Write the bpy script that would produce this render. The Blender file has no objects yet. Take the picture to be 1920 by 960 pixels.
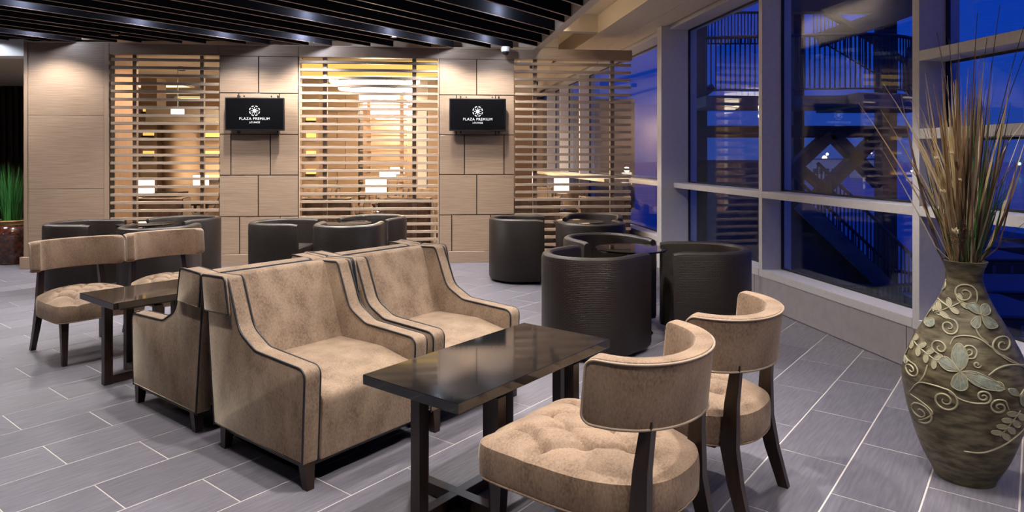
import bpy, bmesh, math, random
from mathutils import Vector, Matrix
R = math.radians
rnd = random.Random(11)
SC = bpy.context.scene
COL = SC.collection

# ------------------------------------------------------------------ camera, world, exposure
EYE = 1.371
cam_d = bpy.data.cameras.new('camera')
cam_d.lens = 36.0 * 1252 / 1920
cam_d.sensor_width = 36.0
cam_d.shift_y = -(480 - 295) / 1920
cam_d.clip_end = 3000
cam = bpy.data.objects.new('camera', cam_d)
COL.objects.link(cam)
cam.location = (0, 0, EYE)
cam.rotation_euler = (R(90), 0, 0)
SC.camera = cam
SC.view_settings.view_transform = 'Standard'
SC.view_settings.look = 'None'
SC.view_settings.gamma = 1
SC.view_settings.use_curve_mapping = False
SC.view_settings.exposure = 0.25

W = bpy.data.worlds.new('dusk_sky')
SC.world = W
W.use_nodes = True
nt = W.node_tree
nt.nodes.clear()
wo = nt.nodes.new('ShaderNodeOutputWorld')
bg = nt.nodes.new('ShaderNodeBackground')
tc = nt.nodes.new('ShaderNodeTexCoord')
sp = nt.nodes.new('ShaderNodeSeparateXYZ')
cr = nt.nodes.new('ShaderNodeValToRGB')
nt.links.new(tc.outputs['Generated'], sp.inputs[0])
nt.links.new(sp.outputs['Z'], cr.inputs[0])
nt.links.new(cr.outputs[0], bg.inputs[0])
nt.links.new(bg.outputs[0], wo.inputs[0])
e = cr.color_ramp.elements
e[0].position = 0.0
e[0].color = (0.024, 0.058, 0.27, 1)
e[1].position = 0.35
e[1].color = (0.001, 0.030, 0.38, 1)
e2_ = cr.color_ramp.elements.new(0.1)
e2_.color = (0.006, 0.046, 0.34, 1)
bg.inputs[1].default_value = 1.0

# lighting numbers
P_DOWN = 165.0      # ceiling downlights
P_WALL = 120.0      # the row of downlights along the wall
P_BACK = 100.0      # lamps in the room beyond the screens
C_DOWN = (1.0, 0.93, 0.86)
C_BACK = (1.0, 0.78, 0.54)

# ------------------------------------------------------------------ frames of the room
WO = Vector((-0.70, 8.71)); WU = Vector((0.9954, 0.0958))         # back wall line
PO = Vector((1.986, 8.205)); DW = Vector((-0.1495, 0.989)); NW = Vector((0.989, 0.1495))  # window line
E1 = Vector((0.6175, 0.7865)); E2 = Vector((0.7865, -0.6175))     # tile directions
TH = R(51.86)


def wt(px):
    r = (px - 960) / 1252
    return (8.71 * r + 0.70) / (0.9954 - 0.0958 * r)


def wz(px, y):
    return EYE + (295 - y) * (8.71 + 0.0958 * wt(px)) / 1252


def at(px, Y, z=0.0):
    return Vector(((px - 960) / 1252 * Y, Y, z))


# ------------------------------------------------------------------ materials
MATS = {}


def newmat(name):
    m = bpy.data.materials.new(name)
    m.use_nodes = True
    MATS[name] = m
    return m, m.node_tree, m.node_tree.nodes['Principled BSDF']


def simple(name, col, rough=0.5, metal=0.0, spec=0.5, emit=None, es=1.0, coat=0.0):
    m, t, b = newmat(name)
    b.inputs['Base Color'].default_value = (*col, 1)
    b.inputs['Roughness'].default_value = rough
    b.inputs['Metallic'].default_value = metal
    b.inputs['Specular IOR Level'].default_value = spec
    b.inputs['Coat Weight'].default_value = coat
    if emit:
        b.inputs['Emission Color'].default_value = (*emit, 1)
        b.inputs['Emission Strength'].default_value = es
    return m


def noisy(name, c1, c2, scale=(1, 1, 1), nscale=5.0, detail=4, rough=0.5, spec=0.5, bump=0.0, dist=0.002,
          coord='Object', lo=0.35, hi=0.65, sheen=0.0, coat=0.0, objrand=0.0, metal=0.0, bscale=None):
    m, t, b = newmat(name)
    N, L = t.nodes, t.links
    co = N.new('ShaderNodeTexCoord')
    mp = N.new('ShaderNodeMapping')
    mp.inputs['Scale'].default_value = scale
    L.new(co.outputs[coord], mp.inputs[0])
    nz = N.new('ShaderNodeTexNoise')
    nz.inputs['Scale'].default_value = nscale
    nz.inputs['Detail'].default_value = detail
    L.new(mp.outputs[0], nz.inputs['Vector'])
    rp = N.new('ShaderNodeValToRGB')
    rp.color_ramp.elements[0].position = lo
    rp.color_ramp.elements[1].position = hi
    rp.color_ramp.elements[0].color = (*c1, 1)
    rp.color_ramp.elements[1].color = (*c2, 1)
    L.new(nz.outputs['Fac'], rp.inputs[0])
    out = rp.outputs[0]
    if objrand:
        oi = N.new('ShaderNodeObjectInfo')
        ad = N.new('ShaderNodeVectorMath'); ad.operation = 'SCALE'
        cb = N.new('ShaderNodeCombineXYZ')
        L.new(oi.outputs['Random'], cb.inputs[0]); L.new(oi.outputs['Random'], cb.inputs[1])
        L.new(cb.outputs[0], ad.inputs[0]); ad.inputs['Scale'].default_value = 37.0
        L.new(ad.outputs[0], mp.inputs['Location'])
        hv = N.new('ShaderNodeHueSaturation')
        mr = N.new('ShaderNodeMapRange')
        mr.inputs['To Min'].default_value = 1 - objrand
        mr.inputs['To Max'].default_value = 1 + objrand
        L.new(oi.outputs['Random'], mr.inputs['Value'])
        L.new(mr.outputs[0], hv.inputs['Value'])
        L.new(out, hv.inputs['Color'])
        out = hv.outputs[0]
    L.new(out, b.inputs['Base Color'])
    b.inputs['Roughness'].default_value = rough
    b.inputs['Metallic'].default_value = metal
    b.inputs['Specular IOR Level'].default_value = spec
    b.inputs['Sheen Weight'].default_value = sheen
    b.inputs['Sheen Roughness'].default_value = 0.4
    b.inputs['Coat Weight'].default_value = coat
    if bump:
        bp = N.new('ShaderNodeBump')
        bp.inputs['Strength'].default_value = bump
        bp.inputs['Distance'].default_value = dist
        src = nz
        if bscale:
            src = N.new('ShaderNodeTexNoise')
            src.inputs['Scale'].default_value = bscale
            L.new(mp.outputs[0], src.inputs['Vector'])
        L.new(src.outputs['Fac'], bp.inputs['Height'])
        L.new(bp.outputs[0], b.inputs['Normal'])
    return m


def velvet(name, dark, mid, light):
    m, t, b = newmat(name)
    N, L = t.nodes, t.links
    co = N.new('ShaderNodeTexCoord')
    mp = N.new('ShaderNodeMapping'); mp.inputs['Scale'].default_value = (1, 1, 0.55)
    L.new(co.outputs['Object'], mp.inputs[0])
    n1 = N.new('ShaderNodeTexNoise'); n1.inputs['Scale'].default_value = 9; n1.inputs['Detail'].default_value = 5
    n2 = N.new('ShaderNodeTexNoise'); n2.inputs['Scale'].default_value = 150; n2.inputs['Detail'].default_value = 4
    L.new(mp.outputs[0], n1.inputs['Vector']); L.new(mp.outputs[0], n2.inputs['Vector'])
    mx = N.new('ShaderNodeMath'); mx.operation = 'MULTIPLY_ADD'
    mx.inputs[1].default_value = 0.45
    L.new(n2.outputs['Fac'], mx.inputs[0])
    ms = N.new('ShaderNodeMath'); ms.operation = 'MULTIPLY'; ms.inputs[1].default_value = 0.55
    L.new(n1.outputs['Fac'], ms.inputs[0]); L.new(ms.outputs[0], mx.inputs[2])
    rp = N.new('ShaderNodeValToRGB')
    rp.color_ramp.elements[0].position = 0.36; rp.color_ramp.elements[0].color = (*dark, 1)
    rp.color_ramp.elements[1].position = 0.64; rp.color_ramp.elements[1].color = (*light, 1)
    k = rp.color_ramp.elements.new(0.48); k.color = (*mid, 1)
    L.new(mx.outputs[0], rp.inputs[0])
    L.new(rp.outputs[0], b.inputs['Base Color'])
    b.inputs['Roughness'].default_value = 0.75
    b.inputs['Specular IOR Level'].default_value = 0.25
    b.inputs['Sheen Weight'].default_value = 0.35
    b.inputs['Sheen Roughness'].default_value = 0.35
    b.inputs['Sheen Tint'].default_value = (1.0, 0.86, 0.70, 1)
    bp = N.new('ShaderNodeBump'); bp.inputs['Strength'].default_value = 0.25; bp.inputs['Distance'].default_value = 0.0015
    L.new(n2.outputs['Fac'], bp.inputs['Height']); L.new(bp.outputs[0], b.inputs['Normal'])
    return m


def leather(name):
    m, t, b = newmat(name)
    N, L = t.nodes, t.links
    co = N.new('ShaderNodeTexCoord')
    br = N.new('ShaderNodeTexBrick')
    br.inputs['Scale'].default_value = 1.0
    br.inputs['Brick Width'].default_value = 0.034
    br.inputs['Row Height'].default_value = 0.012
    br.inputs['Mortar Size'].default_value = 0.0016
    br.inputs['Mortar Smooth'].default_value = 1.0
    br.inputs['Color1'].default_value = (0.0150, 0.0095, 0.0072, 1)
    br.inputs['Color2'].default_value = (0.0200, 0.0130, 0.0100, 1)
    br.inputs['Mortar'].default_value = (0.018, 0.012, 0.010, 1)
    L.new(co.outputs['UV'], br.inputs['Vector'])
    L.new(br.outputs['Color'], b.inputs['Base Color'])
    b.inputs['Roughness'].default_value = 0.40
    b.inputs['Specular IOR Level'].default_value = 0.38
    nz = N.new('ShaderNodeTexNoise'); nz.inputs['Scale'].default_value = 240
    L.new(co.outputs['Object'], nz.inputs['Vector'])
    sb = N.new('ShaderNodeMath'); sb.operation = 'SUBTRACT'
    ml = N.new('ShaderNodeMath'); ml.operation = 'MULTIPLY'; ml.inputs[1].default_value = 0.5
    L.new(nz.outputs['Fac'], ml.inputs[0])
    L.new(ml.outputs[0], sb.inputs[0]); L.new(br.outputs['Fac'], sb.inputs[1])
    bp = N.new('ShaderNodeBump'); bp.inputs['Strength'].default_value = 0.55; bp.inputs['Distance'].default_value = 0.002
    L.new(sb.outputs[0], bp.inputs['Height']); L.new(bp.outputs[0], b.inputs['Normal'])
    return m


def glassmat(name, tint, ior=1.5, boost=0.0):
    m = bpy.data.materials.new(name); m.use_nodes = True
    t = m.node_tree; N, L = t.nodes, t.links
    N.clear()
    o = N.new('ShaderNodeOutputMaterial'); mx = N.new('ShaderNodeMixShader')
    tr = N.new('ShaderNodeBsdfTransparent'); tr.inputs[0].default_value = (*tint, 1)
    gl = N.new('ShaderNodeBsdfGlossy'); gl.inputs['Roughness'].default_value = 0.0
    fr = N.new('ShaderNodeFresnel'); ge = N.new('ShaderNodeNewGeometry')
    mr = N.new('ShaderNodeMapRange'); mr.inputs['To Min'].default_value = ior; mr.inputs['To Max'].default_value = 1.0 / ior
    L.new(ge.outputs['Backfacing'], mr.inputs['Value']); L.new(mr.outputs[0], fr.inputs[0])
    ad = N.new('ShaderNodeMath'); ad.operation = 'ADD'; ad.inputs[1].default_value = boost
    L.new(fr.outputs[0], ad.inputs[0]); L.new(ad.outputs[0], mx.inputs[0])
    L.new(tr.outputs[0], mx.inputs[1]); L.new(gl.outputs[0], mx.inputs[2]); L.new(mx.outputs[0], o.inputs[0])
    MATS[name] = m
    return m


velvet('velvet', (0.142, 0.095, 0.064), (0.222, 0.154, 0.107), (0.31, 0.222, 0.158))
velvet('velvet_rose', (0.155, 0.100, 0.068), (0.240, 0.162, 0.112), (0.32, 0.225, 0.158))
leather('leather')
simple('piping_dark', (0.012, 0.013, 0.018), 0.5)
simple('piping_light', (0.33, 0.25, 0.19), 0.6)
simple('room_dark', (0.07, 0.055, 0.045), 0.7)
noisy('walnut', (0.012, 0.006, 0.004), (0.026, 0.012, 0.008), (6, 6, 1), 8, rough=0.33, spec=0.5)
noisy('granite', (0.006, 0.006, 0.007), (0.03, 0.027, 0.026), (1, 1, 1), 420, 2, rough=0.06, spec=0.6, lo=0.62, hi=0.85, coat=0.3)
noisy('tile', (0.096, 0.091, 0.116), (0.158, 0.149, 0.176), (2.2, 26, 1), 3.0, 6, rough=0.42, spec=0.45, bump=0.25,
      dist=0.002, lo=0.3, hi=0.68, objrand=0.13)
simple('grout', (0.47, 0.43, 0.42), 0.85)
noisy('laminate', (0.235, 0.162, 0.112), (0.325, 0.235, 0.170), (1.2, 1.2, 60), 3.0, 4, rough=0.45, spec=0.35, objrand=0.04)
noisy('laminate_trim', (0.25, 0.172, 0.12), (0.32, 0.23, 0.165), (1.2, 1.2, 60), 3.0, 4, rough=0.45)
noisy('slat_wood', (0.27, 0.20, 0.15), (0.35, 0.265, 0.20), (1.5, 20, 40), 2.0, 4, rough=0.5)
noisy('jamb_wood', (0.42, 0.27, 0.17), (0.50, 0.33, 0.21), (40, 40, 2), 2.0, 3, rough=0.5)
simple('reveal', (0.012, 0.009, 0.008), 0.8)
simple('ceiling_black', (0.006, 0.006, 0.008), 0.9)
simple('ceiling_slat', (0.013, 0.013, 0.016), 0.95, spec=0.04)
simple('ceiling_slat_edge', (0.26, 0.175, 0.125), 0.5)
simple('cream', (0.66, 0.57, 0.43), 0.7)
simple('cream_trim', (0.50, 0.44, 0.37), 0.6)
simple('white_paint', (0.75, 0.73, 0.68), 0.7)
noisy('aluminium', (0.53, 0.505, 0.515), (0.57, 0.545, 0.555), (1, 1, 1), 30, rough=0.42, metal=0.1)
noisy('plinth', (0.30, 0.268, 0.285), (0.335, 0.30, 0.32), (1, 1, 1), 12, rough=0.55)
simple('black', (0.008, 0.008, 0.009), 0.35)
simple('gasket', (0.01, 0.011, 0.014), 0.6)
simple('tv_screen', (0.004, 0.004, 0.005), 0.12)
simple('screen_white', (0.5, 0.5, 0.5), 0.5, emit=(0.85, 0.85, 0.85), es=0.55)
simple('chrome', (0.7, 0.7, 0.7), 0.15, metal=1.0)
simple('lamp_disc', (1, 1, 1), 0.5, emit=(0.80, 0.88, 1.0), es=6.0)
simple('lampshade', (0.8, 0.74, 0.66), 0.8, emit=(1.0, 0.80, 0.62), es=2.6)
simple('crystal', (0.9, 0.85, 0.75), 0.3, emit=(1.0, 0.88, 0.72), es=2.6)
simple('baked_yellow_light', (0.8, 0.6, 0.2), 0.6, emit=(1.0, 0.66, 0.16), es=0.75)  # emission stands in for yellow light falling on the bulkhead
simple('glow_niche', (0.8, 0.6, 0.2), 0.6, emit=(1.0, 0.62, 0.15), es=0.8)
simple('glow_cove', (0.8, 0.7, 0.4), 0.6, emit=(1.0, 0.78, 0.36), es=2.2)
noisy('lounge_wall', (0.33, 0.22, 0.135), (0.40, 0.28, 0.18), (1.2, 1.2, 30), 3, rough=0.5)
simple('lounge_ceiling', (0.55, 0.47, 0.37), 0.8)
noisy('dark_wood', (0.018, 0.010, 0.008), (0.045, 0.024, 0.018), (30, 30, 1.5), 2, rough=0.4)
glassmat('window_glass', (0.84, 0.90, 0.95), 1.48, 0.0)
glassmat('table_glass', (0.10, 0.10, 0.12), 1.5, 0.02)
noisy('steel_dark', (0.030, 0.034, 0.040), (0.048, 0.052, 0.060), (1, 1, 1), 4, rough=0.6)
noisy('steel_blue', (0.05, 0.085, 0.11), (0.07, 0.11, 0.14), (1, 1, 1), 4, rough=0.5)
noisy('apron', (0.10, 0.115, 0.20), (0.22, 0.24, 0.36), (1, 6, 1), 0.06, rough=0.32)
simple('crate_dark', (0.02, 0.02, 0.028), 0.6)
simple('crate_top', (0.055, 0.075, 0.14), 0.7)
simple('plate', (0.25, 0.27, 0.32), 0.6)
simple('hangar', (0.35, 0.38, 0.45), 0.7, emit=(0.35, 0.42, 0.6), es=0.10)
simple('light_amber', (1, 1, 1), 0.5, emit=(1.0, 0.72, 0.2), es=16)
simple('light_red', (1, 0.3, 0.2), 0.5, emit=(1.0, 0.2, 0.1), es=8)
simple('light_green', (0.3, 1, 0.6), 0.5, emit=(0.2, 1.0, 0.5), es=7)
simple('light_white', (1, 1, 1), 0.5, emit=(1.0, 0.9, 0.75), es=14)
noisy('vase_clay', (0.045, 0.035, 0.018), (0.165, 0.138, 0.082), (4, 4, 14), 3.5, 9, rough=0.42, spec=0.5, bump=0.5, dist=0.003, metal=0.25)
simple('vase_relief', (0.33, 0.30, 0.20), 0.5, metal=0.1)
noisy('vase_wing', (0.17, 0.19, 0.16), (0.27, 0.295, 0.255), (1, 1, 1), 60, rough=0.5, metal=0.2)
noisy('pot_glaze', (0.028, 0.006, 0.004), (0.10, 0.028, 0.014), (1, 1, 1), 22, rough=0.14, coat=0.6)
simple('pot_rim', (0.36, 0.24, 0.10), 0.25)
simple('straw', (0.42, 0.30, 0.15), 0.7)
simple('straw_pale', (0.58, 0.47, 0.30), 0.7)
simple('straw_brown', (0.16, 0.085, 0.04), 0.75)
simple('twig', (0.075, 0.038, 0.026), 0.8)
simple('green_dark', (0.018, 0.075, 0.022), 0.55)
simple('green_grass', (0.030, 0.16, 0.028), 0.5)
simple('soil', (0.03, 0.02, 0.012), 0.9)


# ------------------------------------------------------------------ mesh tools
class MB:
    def __init__(s):
        s.v, s.f, s.m, s.uv = [], [], [], []
        s.soft = set()

    def add(s, vs, fs, mi=0, uvs=None):
        o = len(s.v)
        s.v += [tuple(p) for p in vs]
        for i, f in enumerate(fs):
            s.f.append([o + k for k in f])
            s.m.append(mi)
            s.uv.append(uvs[i] if uvs else None)

    def box(s, x0, x1, y0, y1, z0, z1, mi=0, M=None, faces='all'):
        P = [(x0, y0, z0), (x1, y0, z0), (x1, y1, z0), (x0, y1, z0), (x0, y0, z1), (x1, y0, z1), (x1, y1, z1), (x0, y1, z1)]
        if M is not None:
            P = [M @ Vector(p) for p in P]
        s.add(P, [(0, 3, 2, 1), (4, 5, 6, 7), (0, 1, 5, 4), (1, 2, 6, 5), (2, 3, 7, 6), (3, 0, 4, 7)], mi)
        return s

    def bbox(s, x0, x1, y0, y1, z0, z1, b=0.004, mi=0):
        """box with chamfered top and bottom rims and corners"""
        def ring(i, z):
            a0, a1, c0, c1 = x0 + i, x1 - i, y0 + i, y1 - i
            k = b * 0.8
            return [(a0 + k, c0, z), (a1 - k, c0, z), (a1, c0 + k, z), (a1, c1 - k, z), (a1 - k, c1, z), (a0 + k, c1, z), (a0, c1 - k, z), (a0, c0 + k, z)]
        s.loft([ring(b, z0), ring(0, z0 + b), ring(0, z1 - b), ring(b, z1)], mi=mi)
        return s

    def loft(s, rings, ringclosed=True, pathclosed=False, caps=True, mi=0, flip=False):
        n = len(rings[0]); m = len(rings)
        vs = [p for r in rings for p in r]
        fs, uv = [], []
        c = [0.0]
        for i in range(1, m):
            c.append(c[-1] + (Vector(rings[i][0]) - Vector(rings[i - 1][0])).length)
        w = [0.0]
        mid = rings[m // 2]
        for j in range(1, n + 1):
            w.append(w[-1] + (Vector(mid[j % n]) - Vector(mid[j - 1])).length)
        for i in range(m if pathclosed else m - 1):
            i2 = (i + 1) % m
            ci2 = c[i + 1] if i + 1 < m else c[i] + (Vector(rings[0][0]) - Vector(rings[i][0])).length
            for j in range(n if ringclosed else n - 1):
                j2 = (j + 1) % n
                q = [i * n + j, i * n + j2, i2 * n + j2, i2 * n + j]
                u = [(c[i], w[j]), (c[i], w[j + 1]), (ci2, w[j + 1]), (ci2, w[j])]
                if flip:
                    q.reverse(); u.reverse()
                fs.append(q); uv.append(u)
        s.add(vs, fs, mi, uv)
        if caps and not pathclosed and ringclosed:
            o = len(s.v) - len(vs)
            a = [o + j for j in range(n)]
            b = [o + (m - 1) * n + j for j in range(n)]
            s.f.append(a if flip else a[::-1]); s.m.append(mi); s.uv.append(None)
            s.f.append(b[::-1] if flip else b); s.m.append(mi); s.uv.append(None)
        return s

    def tube(s, pts, r, n=6, mi=0, closed=False, flat=1.0):
        pts = [Vector(p) for p in pts]
        rings = []
        up = None
        m = len(pts)
        for i, p in enumerate(pts):
            a = pts[(i - 1) % m] if (closed or i > 0) else p
            b = pts[(i + 1) % m] if (closed or i < m - 1) else p
            d = (b - a)
            if d.length < 1e-9:
                d = Vector((0, 0, 1))
            d.normalize()
            if up is None:
                up = d.orthogonal().normalized()
            up = (up - d * up.dot(d))
            up = up.normalized() if up.length > 1e-6 else d.orthogonal().normalized()
            sd = d.cross(up)
            rr = r[i] if isinstance(r, (list, tuple)) else r
            rings.append([p + (up * math.cos(2 * math.pi * k / n) * flat + sd * math.sin(2 * math.pi * k / n)) * rr for k in range(n)])
        k0 = len(s.f)
        s.loft(rings, True, closed, not closed, mi)
        s.soft.update(range(k0, len(s.f) - (0 if closed else 2)))
        return s

    def lathe(s, prof, n=32, c=(0, 0), mi=0, a0=0.0):
        rings = []
        for r, z in prof:
            rings.append([(c[0] + r * math.cos(a0 + 2 * math.pi * k / n), c[1] + r * math.sin(a0 + 2 * math.pi * k / n), z) for k in range(n)])
        s.loft(rings, True, False, True, mi)
        return s

    def rprism(s, poly, x0, x1, r=0.012, mi=0, axis='x'):
        """closed 2D polygon (a,b) pushed along an axis with rounded rims"""
        sg = sum(poly[i][0] * poly[(i + 1) % len(poly)][1] - poly[(i + 1) % len(poly)][0] * poly[i][1] for i in range(len(poly)))
        if sg < 0:
            poly = poly[::-1]
        rings = []
        for k, d in ((0, r), (0.3 * r, 0.28 * r), (r, 0)):
            rings.append((x0 + k, offset(poly, d)))
        for k, d in ((r, 0), (0.3 * r, 0.28 * r), (0, r)):
            rings.append((x1 - k, offset(poly, d)))
        if axis == 'x':
            rr = [[(x, a, b) for a, b in pl] for x, pl in rings]
        elif axis == 'y':
            rr = [[(a, x, b) for a, b in pl] for x, pl in rings]
        else:
            rr = [[(a, b, x) for a, b in pl] for x, pl in rings]
        s.loft(rr, mi=mi, flip=(axis == 'y'))
        return s

    def build(s, name, mats, parent=None, loc=None, rot=0.0, kind=None, smooth=True, link=True):
        me = bpy.data.meshes.new(name)
        me.from_pydata(s.v, [], s.f)
        if not isinstance(mats, (list, tuple)):
            mats = [mats]
        for q in mats:
            me.materials.append(MATS[q])
        me.polygons.foreach_set('material_index', s.m)
        if any(u for u in s.uv):
            ul = me.uv_layers.new(name='UVMap')
            li = 0
            for u, f in zip(s.uv, s.f):
                for k in range(len(f)):
                    if u:
                        ul.data[li].uv = u[k]
                    li += 1
        bm = bmesh.new(); bm.from_mesh(me)
        bmesh.ops.recalc_face_normals(bm, faces=bm.faces)
        if smooth:
            for fa in bm.faces:
                fa.smooth = True
            for ed in bm.edges:
                if len(ed.link_faces) == 2 and ed.link_faces[0].index in s.soft and ed.link_faces[1].index in s.soft:
                    continue
                if len(ed.link_faces) == 2 and ed.calc_face_angle(0) > 0.52:
                    ed.smooth = False
        bm.to_mesh(me); bm.free()
        o = bpy.data.objects.new(name, me)
        COL.objects.link(o)
        if parent:
            o.parent = parent
        if loc is not None:
            o.location = loc
        o.rotation_euler = (0, 0, rot)
        if kind:
            o['kind'] = kind
        return o


def offset(poly, d):
    if d == 0:
        return list(poly)
    n = len(poly); out = []
    for i in range(n):
        a = Vector(poly[i - 1]); b = Vector(poly[i]); c = Vector(poly[(i + 1) % n])
        t1 = (b - a); t2 = (c - b)
        n1 = Vector((-t1.y, t1.x)); n2 = Vector((-t2.y, t2.x))
        n1 = n1.normalized() if n1.length > 1e-9 else n2.normalized()
        n2 = n2.normalized() if n2.length > 1e-9 else n1
        k = (n1 + n2)
        k = k.normalized() if k.length > 1e-6 else n1
        q = max(0.45, k.dot(n1))
        out.append((b.x + k.x * d / q, b.y + k.y * d / q))
    return out


def roundpoly(pts, seg=5, closed=True):
    """pts = (a, b, radius)"""
    out = []
    n = len(pts)
    for i, (x, y, r) in enumerate(pts):
        if r <= 0 or (not closed and i in (0, n - 1)):
            out.append((x, y)); continue
        p = Vector((x, y)); a = Vector(pts[i - 1][:2]) - p; b = Vector(pts[(i + 1) % n][:2]) - p
        ang = a.angle(b)
        t = min(r / math.tan(ang / 2), a.length * 0.48, b.length * 0.48)
        p0 = p + a.normalized() * t; p2 = p + b.normalized() * t
        for k in range(seg + 1):
            s_ = k / seg
            q = p0 * (1 - s_) ** 2 + p * 2 * s_ * (1 - s_) + p2 * s_ ** 2
            out.append((q.x, q.y))
    return out


def catmull(pts, seg=6):
    pts = [Vector(p) for p in pts]
    out = []
    for i in range(len(pts) - 1):
        p0 = pts[max(i - 1, 0)]; p1 = pts[i]; p2 = pts[i + 1]; p3 = pts[min(i + 2, len(pts) - 1)]
        for k in range(seg):
            t = k / seg
            out.append(0.5 * ((2 * p1) + (p2 - p0) * t + (2 * p0 - 5 * p1 + 4 * p2 - p3) * t * t + (3 * p1 - p0 - 3 * p2 + p3) * t ** 3))
    out.append(pts[-1])
    return out


def tag(o, label=None, cat=None, group=None, kind=None):
    if label: o['label'] = label
    if cat: o['category'] = cat
    if group: o['group'] = group
    if kind: o['kind'] = kind
    return o


def empty(name, loc=(0, 0, 0), rz=0.0, parent=None):
    o = bpy.data.objects.new(name, None)
    COL.objects.link(o)
    o.empty_display_size = 0.1
    o.location = loc; o.rotation_euler = (0, 0, rz)
    if parent: o.parent = parent
    return o


def copy_tree(o, parent=None):
    c = o.copy(); COL.objects.link(c)
    c.parent = parent
    for ch in list(o.children):
        copy_tree(ch, c)
    return c


def place(proto, first, loc, rz, label, group=None):
    o = proto if first else copy_tree(proto)
    o.location = loc; o.rotation_euler = (0, 0, rz)
    o['label'] = label
    if group: o['group'] = group
    return o


def facing(F):
    return math.atan2(-F[0], F[1])


def structure(name, loc=(0, 0, 0), rz=0.0):
    return tag(empty(name, loc, rz), kind='structure')


WALLROT = math.atan2(WU.y, WU.x)
WINROT = math.atan2(-DW.x, DW.y)

# ================================================================== FLOOR
floor = structure('floor')
bed = [(-10, -4), (3.99, -4), (0.364, 20), (-10, 20)]
MB().loft([[(x, y, -0.10) for x, y in bed], [(x, y, -0.0015) for x, y in bed]]).build('grout_bed', 'grout', floor, smooth=False)
TW = 0.305; V0 = 0.83; Q6 = 18.67; GAP = 0.003
tiles = []
for V in range(-75, 30):
    for k in range(-45, 60):
        u0 = TW * (V + Q6 + 2 * k)
        u0 = u0
        cu = u0 + TW; cv = TW * (V + V0 + 0.5)
        c = E1 * cu + E2 * cv
        if c.x < -9.6 or c.y < -3.2 or c.y > 18.5:
            continue
        if (c - PO).dot(NW) > 0.33:
            continue
        d = c.length
        vis = False
        if c.y > 2.2 and (c - WO).dot(Vector((-WU.y, WU.x))) < 0.15:
            px = 960 + 1252 * c.x / c.y
            if -110 < px < 2030:
                vis = True
        tiles.append((0 if vis else 1, d, c))
tiles.sort(key=lambda t: (t[0], t[1]))
proto = MB()
hx, hy, ch = TW - 0.0028, TW / 2 - 0.0034, 0.0008


def tilering(i, z):
    return [(-hx + i, -hy + i, z), (hx - i, -hy + i, z), (hx - i, hy - i, z), (-hx + i, hy - i, z)]


proto.loft([tilering(0, -0.008), tilering(0, -ch), tilering(ch, 0.0)])
tl0 = proto.build('tile', 'tile', floor, smooth=False)
rest = MB()
for i, (q, d, c) in enumerate(tiles):
    if i == 0:
        t = tl0
    elif i < 300:
        t = tl0.copy(); COL.objects.link(t)
    else:
        M = Matrix.Translation((c.x, c.y, 0)) @ Matrix.Rotation(TH, 4, 'Z')
        rest.add([M @ Vector(p) for p in proto.v], proto.f)
        continue
    t.location = (c.x, c.y, 0); t.rotation_euler = (0, 0, TH)
if rest.v:
    ro = rest.build('tile_field', 'tile', floor, smooth=False); ro['kind'] = 'stuff'

# ================================================================== BACK WALL with piers
wall = structure('wall_back', (WO.x, WO.y, 0), WALLROT)
HT = 2.79
WR = [[-0.0958, 0]]


def pier(x0px, x1px, depth, y0=0.012):
    MB().box(wt(x0px), wt(x1px), y0, depth, 0, HT).build('pier_core', 'reveal', wall)


pier(46, 204, 0.70); pier(411, 559, 0.14); pier(823, 964, 0.14)


def panel(a, b, z0, z1, g=0.0065, mat='laminate', y0=0.0):
    p = MB(); p.bbox(-(b - a) / 2 + g, (b - a) / 2 - g, 0, 0.014, -(z1 - z0) / 2 + g * 0.8, (z1 - z0) / 2 - g * 0.8, 0.0015)
    return p.build('panel', mat, wall, loc=((a + b) / 2, y0, (z0 + z1) / 2))


ZR = [2.655, 2.185, 1.665, 1.145, 0.620, 0.146]   # joint heights of the piers
xa, xb = wt(411), wt(559.5)
for r_, js in enumerate(([485], [447.4, 524], [432.8, 506.8], [484], [449, 525])):
    xs = [xa] + [wt(j) for j in js] + [xb]
    for a, b in zip(xs[:-1], xs[1:]):
        panel(a, b, ZR[r_ + 1], ZR[r_])
panel(xa, xb, ZR[0], HT, g=0.001)
xa, xb = wt(823), wt(964.5)
for r_, js in enumerate(([893.7], [855.7, 929], [870.8, 945], [894], [847, 920])):
    xs = [xa] + [wt(j) for j in js] + [xb]
    for a, b in zip(xs[:-1], xs[1:]):
        panel(a, b, ZR[r_ + 1], ZR[r_])
panel(xa, xb, ZR[0], HT, g=0.001)
# left pier : broad panels with slim edge strips
xa, xb = wt(45), wt(204.5)
ea, eb = wt(52), wt(195)
za, zb = wz(120, 216.5), wz(120, 354)
for z0, z1 in ((0.146, zb), (zb, za), (za, HT)):
    panel(ea, eb, z0, z1, g=0.002)
panel(xa, ea, 0.146, HT, g=0.0015, mat='laminate_trim', y0=-0.004)
panel(eb, xb, 0.146, HT, g=0.0015, mat='laminate_trim', y0=-0.004)
MB().box(xa - 0.004, xa + 0.012, 0.0, 0.70, 0, HT).build('pier_end', 'laminate_trim', wall)
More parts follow.
